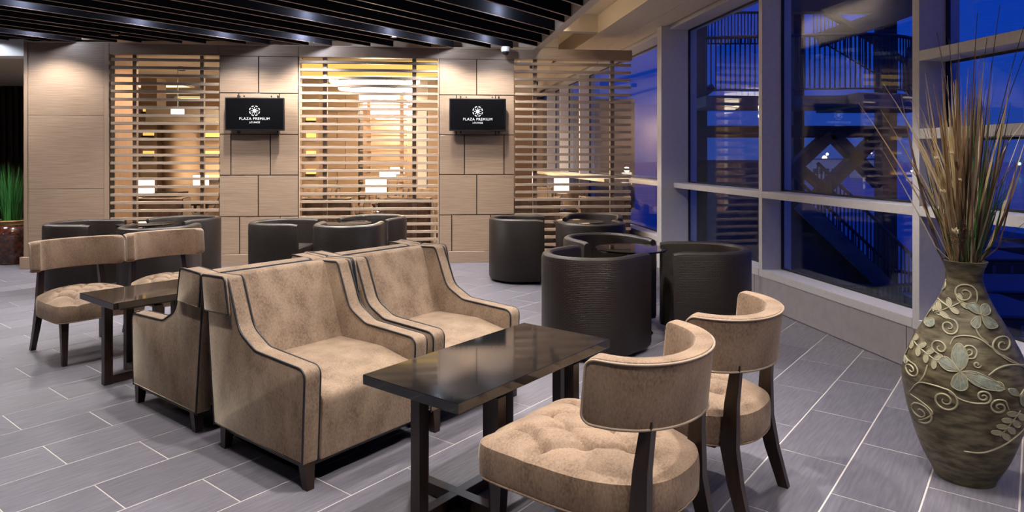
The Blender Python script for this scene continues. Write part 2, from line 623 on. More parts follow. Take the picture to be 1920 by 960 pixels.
# headers over the screens, baseboard, top trim
for a, b, zt_, d0 in ((205, 410.5, HT, -0.002), (560, 822.5, HT, -0.002)):
    MB().bbox(wt(a), wt(b), d0, 0.12, 2.655, zt_, 0.002).build('header', 'laminate_trim', wall)
MB().bbox(wt(964.5), wt(1185), -0.01, 0.14, 2.665, 2.80, 0.002).build('header', 'laminate_trim', wall)
MB().box(wt(46), wt(1003), -0.014, 0.06, HT, HT + 0.008).build('top_trim', 'cream_trim', wall)
base = structure('baseboard_back', (WO.x, WO.y, 0), WALLROT)
MB().bbox(wt(45) - 0.04, wt(1185), -0.022, 0.10, 0, 0.146, 0.003).build('baseboard', 'laminate_trim', base)
# salmon return wall seen through the left screen, and the one behind the right screen
MB().box(wt(205) - 0.02, wt(205), 0.14, 0.72, 0, HT).build('return_panel', 'jamb_wood', wall)
MB().box(wt(560) - 0.0, wt(560) + 0.012, 0.012, 0.14, 0.146, 2.655).build('jamb', 'jamb_wood', wall)
MB().box(wt(822.5) - 0.012, wt(822.5), 0.012, 0.14, 0.146, 2.655).build('jamb', 'jamb_wood', wall)


# ------------------------------------------------------------------ slatted screens
def slat_screen(px0, px1, posts, label, zt_=2.655, front=0.0):
    r = empty('slatted_screen', (WO.x, WO.y, 0), WALLROT)
    tag(r, label, 'screen', 'horizontal slat screens between the panelled piers')
    a, b = wt(px0), wt(px1)
    z = zt_ - 0.062
    sl = None
    while z > 0.19:
        if sl is None:
            m_ = MB(); m_.bbox(-(b - a) / 2 + 0.003, (b - a) / 2 - 0.003, front + 0.012, front + 0.062, -0.0175, 0.0175, 0.002)
            sl = m_.build('slat', 'slat_wood', r, loc=((a + b) / 2, 0, z))
        else:
            c = sl.copy(); COL.objects.link(c); c.location = ((a + b) / 2, 0, z)
        z -= 0.0995
    for p0, p1 in posts:
        MB().bbox(wt(p0), wt(p1), front + 0.063, front + 0.118, 0.147, zt_, 0.002).build('post', 'slat_wood', r)
    return r


slat_screen(205, 410.5, [(244, 251.5), (371.5, 378.5)], 'slatted wood screen between the plain left pier and the left television pier')
slat_screen(561.5, 821, [(603.5, 611.5), (772.5, 780)], 'slatted wood screen in the middle, between the two television piers')
slat_screen(965, 1184, [(1000.5, 1008), (1146.5, 1154)], 'slatted wood screen with free slat ends beside the windows', 2.665)


# ------------------------------------------------------------------ televisions
def text_mesh(body, width, mat, parent, x, y, z, name='lettering', ext=0.001, rx=90):
    cu = bpy.data.curves.new(name, 'FONT')
    cu.body = body; cu.align_x = 'CENTER'; cu.align_y = 'CENTER'; cu.size = 1.0; cu.extrude = 0.0
    cu.space_character = 1.12; cu.offset = 0.0
    tmp = bpy.data.objects.new('tmp', cu); COL.objects.link(tmp)
    bpy.context.view_layer.update()
    me = bpy.data.meshes.new_from_object(tmp.evaluated_get(bpy.context.evaluated_depsgraph_get()))
    bpy.data.objects.remove(tmp)
    xs = [v.co.x for v in me.vertices]
    s = width / (max(xs) - min(xs))
    bm = bmesh.new(); bm.from_mesh(me)
    g = bmesh.ops.extrude_face_region(bm, geom=bm.faces[:])
    for v in g['geom']:
        if isinstance(v, bmesh.types.BMVert):
            v.co.z += ext / s
    bmesh.ops.scale(bm, vec=(s, s, s), verts=bm.verts)
    bmesh.ops.rotate(bm, cent=(0, 0, 0), matrix=Matrix.Rotation(R(rx), 3, 'X'), verts=bm.verts)
    bm.to_mesh(me); bm.free()
    me.name = name
    me.materials.clear(); me.materials.append(MATS[mat])
    o = bpy.data.objects.new(name, me); COL.objects.link(o)
    o.parent = parent; o.location = (x, y, z)
    return o


def television(px0, px1, py0, py1, label):
    Y = 8.45
    x0, x1 = wt(px0), wt(px1)
    cx = (x0 + x1) / 2; w = (x1 - x0) * 0.985; zc = EYE + (295 - (py0 + py1) / 2) * 8.55 / 1252
    if px0 < 600: zc = EYE + (295 - (py0 + py1) / 2) * 8.23 / 1252
    h = w * 0.572
    r = empty('television', (WO.x + WU.x * cx, WO.y + WU.y * cx, zc), WALLROT)
    tag(r, label, 'television', 'wall mounted televisions')
    f = MB(); f.bbox(-w / 2, w / 2, -0.125, -0.085, -h / 2, h / 2, 0.004); f.build('bezel', 'black', r)
    s = MB(); s.bbox(-w / 2 + 0.014, w / 2 - 0.014, -0.1275, -0.120, -h / 2 + 0.020, h / 2 - 0.014, 0.001)
    sc = s.build('screen', 'tv_screen', r)
    b = MB()
    for x in (-w * 0.30, w * 0.38):
        b.box(x - 0.009, x + 0.009, -0.085, -0.012, -h / 2 - 0.035, h / 2 + 0.035)
    b.box(-w * 0.36, w * 0.44, -0.05, -0.012, -0.10, 0.10)
    b.build('wall_bracket', 'black', r)
    k = MB()
    for x in (-w * 0.20, w * 0.26):
        k.tube([(x, -0.060, h / 2 + 0.012), (x, -0.060, h / 2 + 0.030)], 0.009, 8)
        k.tube([(x, -0.128, -h / 2 + 0.012), (x, -0.131, -h / 2 + 0.012)], 0.006, 8)
    k.build('bracket_knob', 'chrome', r)
    text_mesh('PLAZA PREMIUM', w * 0.51, 'screen_white', sc, 0, -0.1285, -h * 0.145)
    text_mesh('LOUNGE', w * 0.18, 'screen_white', sc, 0, -0.1285, -h * 0.255)
    # round flower emblem: disc, inner ring of petals, outer ring of broken arcs
    em = MB(); zc_ = h * 0.10; Ro = h * 0.158

    def flat(poly):
        n = len(poly)
        vs = [(x, -0.1285, z + zc_) for x, z in poly] + [(x, -0.1275, z + zc_) for x, z in poly]
        em.add(vs, [list(range(n))] + [[i, n + i, n + (i + 1) % n, (i + 1) % n] for i in range(n)])
    flat([(Ro * 0.38 * math.cos(a * R(15)), Ro * 0.38 * math.sin(a * R(15))) for a in range(24)])
    for k_ in range(8):
        a = k_ * R(45) + R(22.5)
        flat([(Ro * q * math.cos(a + d * R(1)), Ro * q * math.sin(a + d * R(1))) for q, d in
              ((0.88, -15), (1.0, -14), (1.03, 0), (1.0, 14), (0.88, 15), (0.83, 7), (0.90, 0), (0.83, -7))])
        a = k_ * R(45)
        flat([(Ro * q * math.cos(a + d * R(1)), Ro * q * math.sin(a + d * R(1))) for q, d in
              ((0.50, 0), (0.57, -8), (0.65, -7), (0.69, 0), (0.65, 7), (0.57, 8))])
    em.build('emblem', 'screen_white', sc, smooth=False)
    return r


television(427, 538, 180, 245.5, 'black flat television showing a white lounge logo on the left panelled pier')
television(841.5, 948, 183, 246, 'black flat television showing a white lounge logo on the right panelled pier')

# ------------------------------------------------------------------ dome camera, small ceiling sensors
dc = empty('dome_camera', (at(948, 8.62).x, 8.62, 2.735))
tag(dc, 'white security dome camera on the wall top above the right television', 'camera')
m_ = MB(); m_.lathe([(0.0, 0.062), (0.058, 0.060), (0.062, 0.03), (0.054, 0.0), (0.0, 0.0)], 24); m_.build('housing', 'white_paint', dc)
m_ = MB(); m_.lathe([(0.045, 0.001), (0.043, -0.02), (0.030, -0.038), (0.0, -0.046)], 24); m_.build('dome', 'black', dc)
for px, Y, lb in ((215, 7.75, 'left'), (738, 7.9, 'middle')):
    s = empty('sensor', at(px, Y, 2.80)); tag(s, 'tiny pink sensor under the dark ceiling slats, the %s one of two' % ('left' if lb == 'left' else 'right'), 'sensor')
    MB().lathe([(0.0, 0.0), (0.035, 0.0), (0.04, -0.014), (0.0, -0.02)], 14).build('plate', 'ceiling_slat_edge', s)

# ================================================================== CEILING
ceil = structure('ceiling')
EDGE = 1.607


def inside_clip(P, D, planes, t0, t1):
    """planes: list of (n, c) keep n.p < c"""
    for n, c in planes:
        a = n.dot(P); b = n.dot(D)
        if abs(b) < 1e-9:
            if a > c: return None
            continue
        t = (c - a) / b
        if b > 0: t1 = min(t1, t)
        else: t0 = max(t0, t)
    return (t0, t1) if t1 > t0 + 0.1 else None


wn = Vector((-WU.y, WU.x))
planes = [(NW, EDGE), (wn, wn.dot(WO) - 0.015), (Vector((-1, 0)), 9.5), (Vector((0, -1)), 3.4)]
v = -12.9
gapcentres = []
while v < 4.0:
    for dv in (0.0, 0.21):
        P = E2 * (v + dv)
        cl = inside_clip(P, E1, planes, -30, 30)
        if cl:
            t0, t1 = cl
            m_ = MB(); L_ = t1 - t0
            m_.box(-L_ / 2, L_ / 2, -0.011, 0.011, 0.002, 0.15, 0)
            m_.box(-L_ / 2, L_ / 2, -0.011, 0.011, 0.0, 0.0018, 1)
            c = P + E1 * (t0 + t1) / 2
            m_.build('slat', ['ceiling_slat', 'ceiling_slat_edge'], ceil, loc=(c.x, c.y, 2.80), rot=TH, smooth=False)
    gapcentres.append(v + 0.385)
    v += 0.56
VB = -4.875 + 0.56 * 0  # reference slat line
# plenum above the slats, edge trim, recess and soffit along the windows
M_w = Matrix.Translation((PO.x, PO.y, 0)) @ Matrix.Rotation(WINROT, 4, 'Z')
MB().box(-14, -1.583, -15, 12, 3.16, 3.22, M=M_w).build('plenum', 'ceiling_black', ceil)
MB().box(-1.583, -1.49, -13, 12, 2.80, 3.22, M=M_w).build('edge_trim', 'cream_trim', ceil)
MB().box(-1.49, -0.79, -13, 12, 3.22, 3.30, M=M_w).build('recess_top', 'cream', ceil)
MB().box(-0.79, -0.386, -13, 12, 2.98, 3.30, M=M_w).build('soffit_beam', 'cream', ceil)
MB().box(-0.380, -0.085, -13, 12, 2.98, 3.30, M=M_w).build('soffit_panel', 'cream', ceil)
MB().box(-0.386, -0.380, -13, 12, 2.99, 3.30, M=M_w).build('soffit_joint', 'reveal', ceil)
MB().box(-0.085, -0.055, -13, 12, 3.02, 3.30, M=M_w).build('blind_track', 'reveal', ceil)
for s0, s1 in ((0.6, 0.75),):
    MB().box(-1.49, -0.79, s0, s1, 3.0, 3.25, M=M_w).build('recess_end', 'cream', ceil)

# ================================================================== WINDOW WALL (local x outward, y along the glass)
plinth = structure('wall_right', (PO.x, PO.y, 0), WINROT)
MB().box(0.0, 0.30, -13, -0.001, 0.006, 0.274).build('plinth', 'plinth', plinth)
MB().box(0.0, 0.30, 0.145, 9.5, 0.006, 0.274).build('plinth', 'plinth', plinth)
MB().box(0.012, 0.30, -13, 9.5, -0.05, 0.006).build('shadow_gap', 'reveal', plinth)
MB().bbox(-0.158, 0.30, 0.0, 0.144, 0.0, 2.98, 0.003).build('column', 'aluminium', plinth)
for s_ in (-1.95, -3.9, -5.9):
    MB().box(-0.0015, 0.001, s_ - 0.002, s_ + 0.002, 0.01, 0.274).build('plinth_joint', 'reveal', plinth)
fronts = [(-13.0, -11.66), (-11.60, -9.74), (-9.68, -7.82), (-7.76, -5.93), (-5.87, -4.01), (-3.95, -2.09), (-2.03, 0.0), (0.144, 3.20), (3.26, 4.62), (4.68, 6.32), (6.38, 7.66), (7.72, 9.5)]
for i, (a, b) in enumerate(fronts):
    w = structure('window_%d' % (i + 1), (PO.x, PO.y, 0), WINROT)
    MB().bbox(-0.004, 0.26, a, b, 0.274, 0.338, 0.002).build('sill', 'aluminium', w)
    MB().bbox(-0.050, 0.30, a, b, 2.94, 3.30, 0.002).build('head', 'aluminium', w)
    zs = [0.997]
    if i < 5:
        zs += [1.487, 1.982, 2.48]
    lo = 0.338
    for z in zs:
        MB().bbox(0.0, 0.215, a, b, z, z + 0.062 + (0.004 if z > 1.2 else 0), 0.002).build('transom', 'aluminium', w)
    if i not in (6, 7):
        MB().bbox(0.0, 0.29, b, b + 0.06, 0.0, 2.98, 0.002).build('mullion', 'aluminium', w)
    tops = [0.338] + [z + 0.064 for z in zs]; bots = zs + [2.94]
    for z0, z1 in zip(tops, bots):
        MB().box(0.196, 0.206, a + 0.012, b - 0.012, z0 + 0.012, z1 - 0.012).build('pane', 'window_glass', w)
        g = MB()
        for q in ((a, a + 0.014, z0, z1), (b - 0.014, b, z0, z1)):
            g.box(0.188, 0.212, q[0], q[1], q[2], q[3])
        g.box(0.188, 0.212, a, b, z0, z0 + 0.014); g.box(0.188, 0.212, a, b, z1 - 0.014, z1)
        g.build('gasket', 'gasket', w)
MB().box(-0.10, -0.0, 0.02, 0.035, 2.86, 2.93).build('blind_bracket', 'chrome', plinth)

# ================================================================== downlights
def downlight(x, y, z, label, power, spread=110, blend=0.6, col=C_DOWN, group=None, disc=0.045, r=0.03, spill=0.0):
    d = empty('downlight', (x, y, z))
    tag(d, label, 'downlight', group)
    m_ = MB(); m_.lathe([(0.062, 0.10), (0.062, 0.012), (0.050, 0.012), (0.046, 0.03)], 20); m_.build('housing', 'black', d)
    m_ = MB(); m_.lathe([(disc, 0.030), (disc, 0.027), (0.0, 0.026)], 16); m_.build('lamp', 'lamp_disc', d)
    if spill:
        q = bpy.data.lights.new('downlight_spill', 'POINT'); q.energy = spill; q.color = (0.72, 0.80, 1.0); q.shadow_soft_size = 0.03
        qo = bpy.data.objects.new('spill', q); COL.objects.link(qo); qo.parent = d; qo.location = (-E2.x * 0.065, -E2.y * 0.065, 0.0)
    l = bpy.data.lights.new('downlight_beam', 'SPOT')
    l.energy = power; l.spot_size = R(spread); l.spot_blend = blend; l.color = col; l.shadow_soft_size = r
    lo = bpy.data.objects.new('beam', l); COL.objects.link(lo); lo.parent = d; lo.location = (0, 0, 0.008)
    return d


def snap(x, y):
    """move a point to the middle of the nearest wide gap between ceiling slats"""
    p = Vector((x, y)); vv = p.dot(E2)
    g = min(gapcentres, key=lambda q: abs(q - vv))
    p += E2 * (g - vv)
    return p


vis = [(265, 35, 'glowing recessed downlight above the left slatted screen'),
       (172, 60, 'glowing recessed downlight above the plain left pier'),
       (60, 75, 'glowing recessed downlight at the far left end of the wall'),
       (35, 4, 'glowing recessed downlight in the top left corner'),
       (418, 60, 'glowing recessed downlight above the left television'),
       (585, 22, 'glowing recessed downlight high above the middle screen'),
       (628, 76, 'glowing recessed downlight close to the wall at the left of the middle screen'),
       (740, 53, 'glowing recessed downlight above the right half of the middle screen'),
       (690, 80, 'glowing recessed downlight hugging the wall over the middle screen'),
       (858, 75, 'glowing recessed downlight above the right television'),
       (918, 68, 'glowing recessed downlight beside the dome camera'),
       (955, 13, 'glowing recessed downlight nearest the cream ceiling edge')]
for px, y, lb in vis:
    Y = 1252 * 1.50 / (295 - y)
    p = snap((px - 960) / 1252 * Y, Y)
    while (p - WO).dot(wn) > -0.42:
        p -= E1 * 0.08
    downlight(p.x, p.y, 2.87, lb, P_WALL if y > 30 else P_DOWN, 120, spill=10)
# unseen downlights added as key and fill light, over and behind the seating
k = 0
for x, y, kp in ((-0.35, 2.75, 1.5), (-1.6, 2.6, 0.9), (-0.5, 4.5, 1.0), (-2.9, 4.3, 1.0), (1.2, 2.3, 1.0), (1.3, 4.0, 1.2), (-4.4, 5.4, 0.9), (-1.9, 5.9, 0.9),
                 (-0.2, 1.2, 0.9), (-4.2, 2.9, 0.8), (-2.8, 0.9, 0.7), (1.7, 1.0, 1.0)):
    p = snap(x, y)
    downlight(p.x, p.y, 2.87, 'added fill downlight between the ceiling slats above the seating, out of view', P_DOWN * kp, 96,
              group='added downlights above the seating')
    k += 1

# ================================================================== ARMCHAIR
def make_armchair():
    r = empty('armchair')
    tag(r, 'armchair', 'armchair')
    side = roundpoly([(-0.385, 0.105, 0.01), (0.325, 0.105, 0.01), (0.345, 0.505, 0.045), (-0.03, 0.520, 0.10), (-0.165, 0.585, 0.12),
                      (-0.265, 0.815, 0.03), (-0.468, 0.805, 0.02)], 6)
    pipeo = roundpoly([(0.325, 0.105, 0), (0.345, 0.505, 0.045), (-0.03, 0.520, 0.10), (-0.165, 0.585, 0.12),
                       (-0.265, 0.815, 0.03), (-0.468, 0.805, 0.02), (-0.385, 0.105, 0)], 6, closed=False)
    for s in (-1, 1):
        m_ = MB()
        x0, x1 = (0.268, 0.350) if s > 0 else (-0.350, -0.268)
        m_.rprism(side, x0, x1, 0.014)
        arm = m_.build('arm', 'velvet', r)
        pm = MB()
        ins = [(a, b) for a, b in pipeo]
        # pull piping slightly inwards along the rim
        pm.tube([(s * 0.347, a * 0.985, b - 0.004 if b > 0.3 else b) for a, b in ins], 0.0048, 6)
        pm.tube([(s * 0.2705, a * 0.985, b - 0.004 if b > 0.3 else b) for a, b in ins[:-1]], 0.0048, 6)
        pm.build('piping', 'piping_dark', arm)
        wg = roundpoly([(-0.445, 0.635, 0.008), (-0.218, 0.640, 0.012), (-0.258, 0.820, 0.03), (-0.472, 0.812, 0.02)], 4)
        m_ = MB(); m_.rprism(wg, 0.340 if s > 0 else -0.368, 0.368 if s > 0 else -0.340, 0.013)
        m_.tube([(s * 0.3645, a, b) for a, b in roundpoly([(-0.222, 0.645, 0), (-0.259, 0.817, 0.03), (-0.470, 0.809, 0.02), (-0.446, 0.645, 0)], 5, closed=False)], 0.0048, 6, mi=1)
        w_ = m_.build('wing_cap', ['velvet', 'piping_dark'], arm)
    back = roundpoly([(-0.370, 0.12, 0.01), (-0.21, 0.12, 0.01), (-0.205, 0.40, 0.05), (-0.372, 0.812, 0.035), (-0.455, 0.806, 0.03)], 6)
    m_ = MB(); m_.rprism(back, -0.272, 0.272, 0.012)
    bk_ = m_.build('backrest', 'velvet', r)
    m_ = MB(); m_.tube([(-0.262, -0.458, 0.800), (0.262, -0.458, 0.800)], 0.0045, 6); m_.build('piping', 'piping_dark', bk_)
    seat = roundpoly([(-0.23, 0.13, 0.01), (0.335, 0.105, 0.01), (0.352, 0.385, 0.055), (0.10, 0.430, 0.2), (-0.23, 0.425, 0.01)], 6)
    m_ = MB(); m_.rprism(seat, -0.2675, 0.2675, 0.010)
    m_.build('seat', 'velvet', r)
    m_ = MB(); m_.rprism(roundpoly([(-0.36, 0.085, 0.004), (0.31, 0.085, 0.004), (0.31, 0.108, 0.004), (-0.36, 0.108, 0.004)], 2), -0.33, 0.33, 0.004)
    m_.build('underframe', 'black', r)
    for sx in (-1, 1):
        for sy in (-1, 1):
            g = MB()
            cx, cy = sx * 0.315, sy * 0.300 - (0.02 if sy < 0 else -0.005)
            a, b = 0.024, 0.017
            bx, by = cx, cy + sy * 0.012
            g.loft([[(bx - b, by - b, 0), (bx + b, by - b, 0), (bx + b, by + b, 0), (bx - b, by + b, 0)],
                    [(cx - a, cy - a, 0.108), (cx + a, cy - a, 0.108), (cx + a, cy + a, 0.108), (cx - a, cy + a, 0.108)]])
            g.build('leg', 'walnut', r)
    return r


ac = make_armchair()
FA = facing(E2); FB = facing(-E2)
A1 = Vector((-0.897, 3.204)); B1 = Vector((-1.643, 3.798))
AG = 'piped velvet armchairs back to back'
place(ac, True, (A1.x, A1.y, 0), FA, 'taupe velvet armchair with dark piping nearest the viewer, at the black table', AG)
p = A1 + E1 * 0.74
place(ac, False, (p.x, p.y, 0), FA, 'taupe velvet armchair with dark piping behind the nearest one, beside the open floor', AG)
place(ac, False, (B1.x, B1.y, 0), FB, 'taupe velvet armchair turned away to the left, its side beside the far left black table', AG)
p = B1 + E1 * 0.74
place(ac, False, (p.x, p.y, 0), FB, 'taupe velvet armchair mostly hidden, only its winged top showing behind the others', AG)


# ================================================================== SLIPPER CHAIR
def make_slipper():
    r = empty('slipper_chair')
    tag(r, 'chair', 'chair')
    # seat outline, front at +y
    def outline(n=112):
        o = []
        for i in range(n):
            a = 2 * math.pi * i / n
            c, s = math.cos(a), math.sin(a)
            if s >= 0:   # squarish front
                e_ = 0.22
                x = 0.282 * math.copysign(abs(c) ** e_, c) if abs(c) > 1e-6 else 0
                y = -0.03 + 0.305 * abs(s) ** e_
            else:
                e_ = 0.80
                x = 0.282 * math.copysign(abs(c) ** e_, c) if abs(c) > 1e-6 else 0
                y = -0.03 - 0.36 * abs(s) ** 0.85
            o.append(Vector((x, y)))
        # even spacing
        o.append(o[0]); L = [0]
        for i in range(1, len(o)): L.append(L[-1] + (o[i] - o[i - 1]).length)
        T = L[-1]; out = []; j = 0
        for k_ in range(n):
            t = T * k_ / n
            while L[j + 1] < t: j += 1
            f = (t - L[j]) / (L[j + 1] - L[j]) if L[j + 1] > L[j] else 0
            out.append(o[j].lerp(o[j + 1], f))
        return out
    O = outline(); C = Vector((0, -0.04))
    btn = []
    for j, y in enumerate((0.145, 0.02, -0.105, -0.23)):
        xs = (-0.15, 0.0, 0.15) if j % 2 == 0 else (-0.21, -0.075, 0.075, 0.21)
        if j == 3: xs = (-0.075, 0.075)
        for x in xs: btn.append(Vector((x, y)))
    seg = []
    for i in range(len(btn)):
        for j in range(i + 1, len(btn)):
            d = (btn[i] - btn[j])
            if 0.09 < d.length < 0.16 and abs(d.y) > 0.05: seg.append((btn[i], btn[j]))
    # outward creases from the front and side buttons to the rim
    for b in btn:
        if b.y > 0.1: seg.append((b, Vector((b.x * 1.12, 0.262))))
        if abs(b.x) > 0.20: seg.append((b, Vector((math.copysign(0.255, b.x), b.y + 0.02))))

    def h(p, s):
        z = 0.398 + 0.066 * (1 - s ** 3.0)
        d = min((p - b).length for b in btn)
        z -= 0.030 * math.exp(-(d / 0.020) ** 2)
        dl = 9
        for a, b in seg:
            ab = b - a; t = max(0, min(1, (p - a).dot(ab) / ab.length_squared))
            dl = min(dl, (p - a - ab * t).length)
        z -= 0.019 * math.exp(-(dl / 0.013) ** 1.1)
        return z
    rings = []
    for f, z in ((0.93, 0.290), (0.985, 0.292), (1.0, 0.305), (1.006, 0.35), (1.0, 0.385)):
        rings.append([(C.x + (p.x - C.x) * f, C.y + (p.y - C.y) * f, z) for p in O])
    for k_ in range(0, 40):
        s = 1 - (k_ / 40) ** 1.0 * 0.985
        s = min(s, 0.99)
        rings.append([(C.x + (p.x - C.x) * s, C.y + (p.y - C.y) * s, h(C + (p - C) * s, s)) for p in O])
    m_ = MB(); m_.loft(rings)
    seat = m_.build('seat', 'velvet_rose', r)
    m_ = MB(); m_.tube([(C.x + (p.x - C.x) * 0.992, C.y + (p.y - C.y) * 0.992, 0.291) for p in O[::2]], 0.0035, 6, closed=True)
    m_.build('piping', 'velvet_rose', seat)
    # tuft buttons
    for b in btn:
        m_ = MB(); m_.lathe([(0.009, -0.003), (0.008, 0.001), (0.004, 0.003), (0.0, 0.0035)], 10)
        m_.build('button', 'velvet_rose', seat, loc=(b.x, b.y, h(b, 0.3 if b.length < 0.2 else 0.75) + 0.001))
    # curved back pad
    def arc(t):      # t -1..1, outer curve
        a = t * R(88)
        lean = 0
        return Vector((0.296 * math.sin(a), -0.17 - 0.262 * math.cos(a) ** 0.9 if math.cos(a) > 0 else -0.17)), a
    n = 44; rings = []
    pz0, pz1, tk = 0.565, 0.775, 0.062
    for i in range(n + 1):
        t = math.sin(math.pi * (i / n - 0.5))
        p, a = arc(t)
        p2, _ = arc(min(1, t + 0.01)); p1, _ = arc(max(-1, t - 0.01))
        tg = (p2 - p1).normalized(); nin = Vector((-tg.y, tg.x))
        if nin.y < 0 and abs(t) < 0.5: nin = -nin
        if abs(t) >= 0.5 and nin.x * p.x > 0: nin = -nin
        endf = 1.0
        ed = (1 - abs(t)) * 0.62
        if ed < 0.03: endf = 0.55 + 0.45 * math.sqrt(max(0, 1 - (1 - ed / 0.03) ** 2))
        hz = (pz1 - pz0) / 2 - 0.030 * (1 - math.sqrt(max(0, 1 - (1 - min(1, ed / 0.045)) ** 2))); zc = (pz0 + pz1) / 2 + 0.012 * t * t
        th = tk * endf
        ring = []
        for u, w in ((0, -0.92), (0.04, -0.98), (0.16, -1.0), (0.84, -1.0), (0.96, -0.96), (1.0, -0.86), (1.0, 0.86), (0.94, 0.97), (0.82, 1.0), (0.2, 1.0), (0.06, 0.98), (0, 0.92)):
            z = zc + hz * w
            leanout = -0.10 * (z - 0.67)
            q = p + nin * (th * u) + Vector((0, leanout))
            ring.append((q.x, q.y, z))
        rings.append(ring)
    m_ = MB(); m_.loft(rings)
    bk = m_.build('backrest', 'velvet_rose', r)
    loop = [rings[i][11] for i in range(n + 1)] + [rings[i][0] for i in range(n, -1, -1)]
    m_ = MB(); m_.tube([(x * 1.003, y - 0.001, z) for x, y, z in loop], 0.0042, 6, closed=True)
    m_.build('piping', 'piping_light', bk)
    # legs
    def bar(pts, w, name):
        g = MB(); rr = []
        for (x, y, z), (a, b) in zip(pts, w):
            rr.append([(x - a, y - b, z), (x + a, y - b, z), (x + a, y + b, z), (x - a, y + b, z)])
        g.loft(rr); g.build(name, 'walnut', r)
    for s in (-1, 1):
        bar([(s * 0.225, -0.395, 0.0), (s * 0.215, -0.350, 0.16), (s * 0.207, -0.325, 0.29), (s * 0.200, -0.330, 0.45), (s * 0.188, -0.345, 0.60)],
            [(0.015, 0.020), (0.018, 0.026), (0.020, 0.030), (0.018, 0.024), (0.017, 0.018)], 'leg')
        bar([(s * 0.222, 0.205, 0.0), (s * 0.222, 0.195, 0.292)], [(0.014, 0.014), (0.022, 0.024)], 'leg')
    m_ = MB(); m_.bbox(-0.21, 0.21, -0.27, 0.20, 0.272, 0.292, 0.003); m_.build('seat_frame', 'walnut', r)
    return r


sc_ = make_slipper()
SG = 'tufted chairs with curved backs'
C1 = Vector((0.248, 2.325)); C2 = Vector((0.684, 2.85)); L1 = Vector((-2.966, 4.689)); L2 = L1 + E1 * 0.615
place(sc_, True, (C1.x, C1.y, 0), FB, 'tufted velvet chair with a curved back, nearest the viewer at the black table', SG)
place(sc_, False, (C2.x, C2.y, 0), FB, 'tufted velvet chair with a curved back, right behind the nearest one', SG)
place(sc_, False, (L1.x, L1.y, 0), FA, 'tufted velvet chair at the far left, facing the small black table', SG)
place(sc_, False, (L2.x, L2.y, 0), FA, 'tufted velvet chair second from the left, partly hidden behind table and armchair', SG)


# ================================================================== LOW TABLES
def make_table():
    r = empty('low_table'); tag(r, 'table', 'table')
    m_ = MB(); m_.bbox(-0.517, 0.517, -0.25, 0.25, 0.492, 0.530, 0.0015); m_.build('tabletop', 'granite', r)
    m_ = MB(); m_.bbox(-0.46, 0.46, -0.20, 0.20, 0.474, 0.492, 0.002); m_.build('top_frame', 'walnut', r)
    for cx in (-0.250, 0.262):
        for dx, dy in ((-1, 0), (1, 0), (0, -1), (0, 1)):
            x, y = cx + dx * 0.205, dy * 0.205
            m_ = MB(); m_.bbox(x - 0.0235, x + 0.0235, y - 0.0235, y + 0.0235, 0, 0.474, 0.001); m_.build('leg', 'walnut', r)
        m_ = MB(); m_.bbox(cx - 0.182, cx + 0.182, -0.0225, 0.0225, 0.004, 0.052, 0.001)
        m_.build('stretcher', 'walnut', r)
        m_ = MB(); m_.bbox(cx - 0.0225, cx + 0.0225, -0.182, 0.182, 0.005, 0.0525, 0.001)
        m_.build('stretcher', 'walnut', r)
    return r


tb = make_table()
place(tb, True, (-0.062, 2.838, 0), TH, 'low black stone topped table on cross legs, in the foreground', 'low black tables')
place(tb, False, (-2.167, 4.396, 0), TH, 'low black stone topped table beside the turned away armchair on the left', 'low black tables')


# ================================================================== TUB CHAIRS
def make_tub():
    r = empty('tub_chair'); tag(r, 'tub', 'tub chair')
    Ro = 0.345; th = 0.075; arm = 0.26; n = 26
    path = []
    for i in range(5): path.append((Vector((Ro, arm - arm * i / 5)), Vector((-1, 0))))
    for i in range(n + 1):
        a = -math.pi * i / n
        path.append((Vector((Ro * math.cos(a), Ro * math.sin(a))), Vector((-math.cos(a), -math.sin(a)))))
    for i in range(1, 6): path.append((Vector((-Ro, arm * i / 5)), Vector((1, 0))))
    sec = [(0.010, 0.030), (0.0, 0.055), (0.0, 0.665), (0.007, 0.685), (0.022, 0.697), (0.040, 0.700), (0.058, 0.696), (0.071, 0.684), (th, 0.665), (th, 0.34), (th, 0.030)]
    rings = []
    m = len(path)
    for i, (p, nn) in enumerate(path):
        f = 1.0
        dz = 0.0
        if i == 0 or i == m - 1:
            f = 0.80; dz = -0.010
        ring = []
        for u, z in sec:
            uu = th / 2 + (u - th / 2) * f
            q = p + nn * uu
            ring.append((q.x, q.y, z + (dz if z > 0.6 else (-dz if z < 0.06 else 0))))
        rings.append(ring)
    # UVs: along the path and up the section
    b = MB()
    # rounded arm ends
    first = [(x, y + 0.014, z) for x, y, z in rings[0]]; last = [(x, y + 0.014, z) for x, y, z in rings[-1]]
    rings[0] = first; rings[-1] = last
    b.loft(rings)
    b.build('shell', 'leather', r)
    # seat cushion
    ri = Ro - th - 0.003
    def D(f, z):
        o = [(ri * f * math.cos(a), ri * f * math.sin(a), z) for a in [-math.pi * k_ / 20 for k_ in range(21)]]
        o += [(-ri * f, arm * f - 0.012, z), (ri * f, arm * f - 0.012, z)]
        return o
    m_ = MB(); m_.loft([D(0.97, 0.30), D(1.0, 0.315), D(1.0, 0.40), D(0.97, 0.425), D(0.90, 0.435), D(0.5, 0.442)])
    m_.build('seat', 'leather', r)
    m_ = MB(); m_.loft([D(0.99, 0.035), D(0.99, 0.298)]); m_.build('base', 'leather', r)
    m_ = MB()
    m_.lathe([(0.27, 0.0), (0.27, 0.032)], 28); m_.build('foot_ring', 'black', r)
    return r


tub = make_tub()


def tub_at(first, x, y, deg, label, group):
    """deg = direction the chair faces, counter-clockwise from +x"""
    place(tub, first, (x, y, 0), R(deg) - math.pi / 2, label, group)


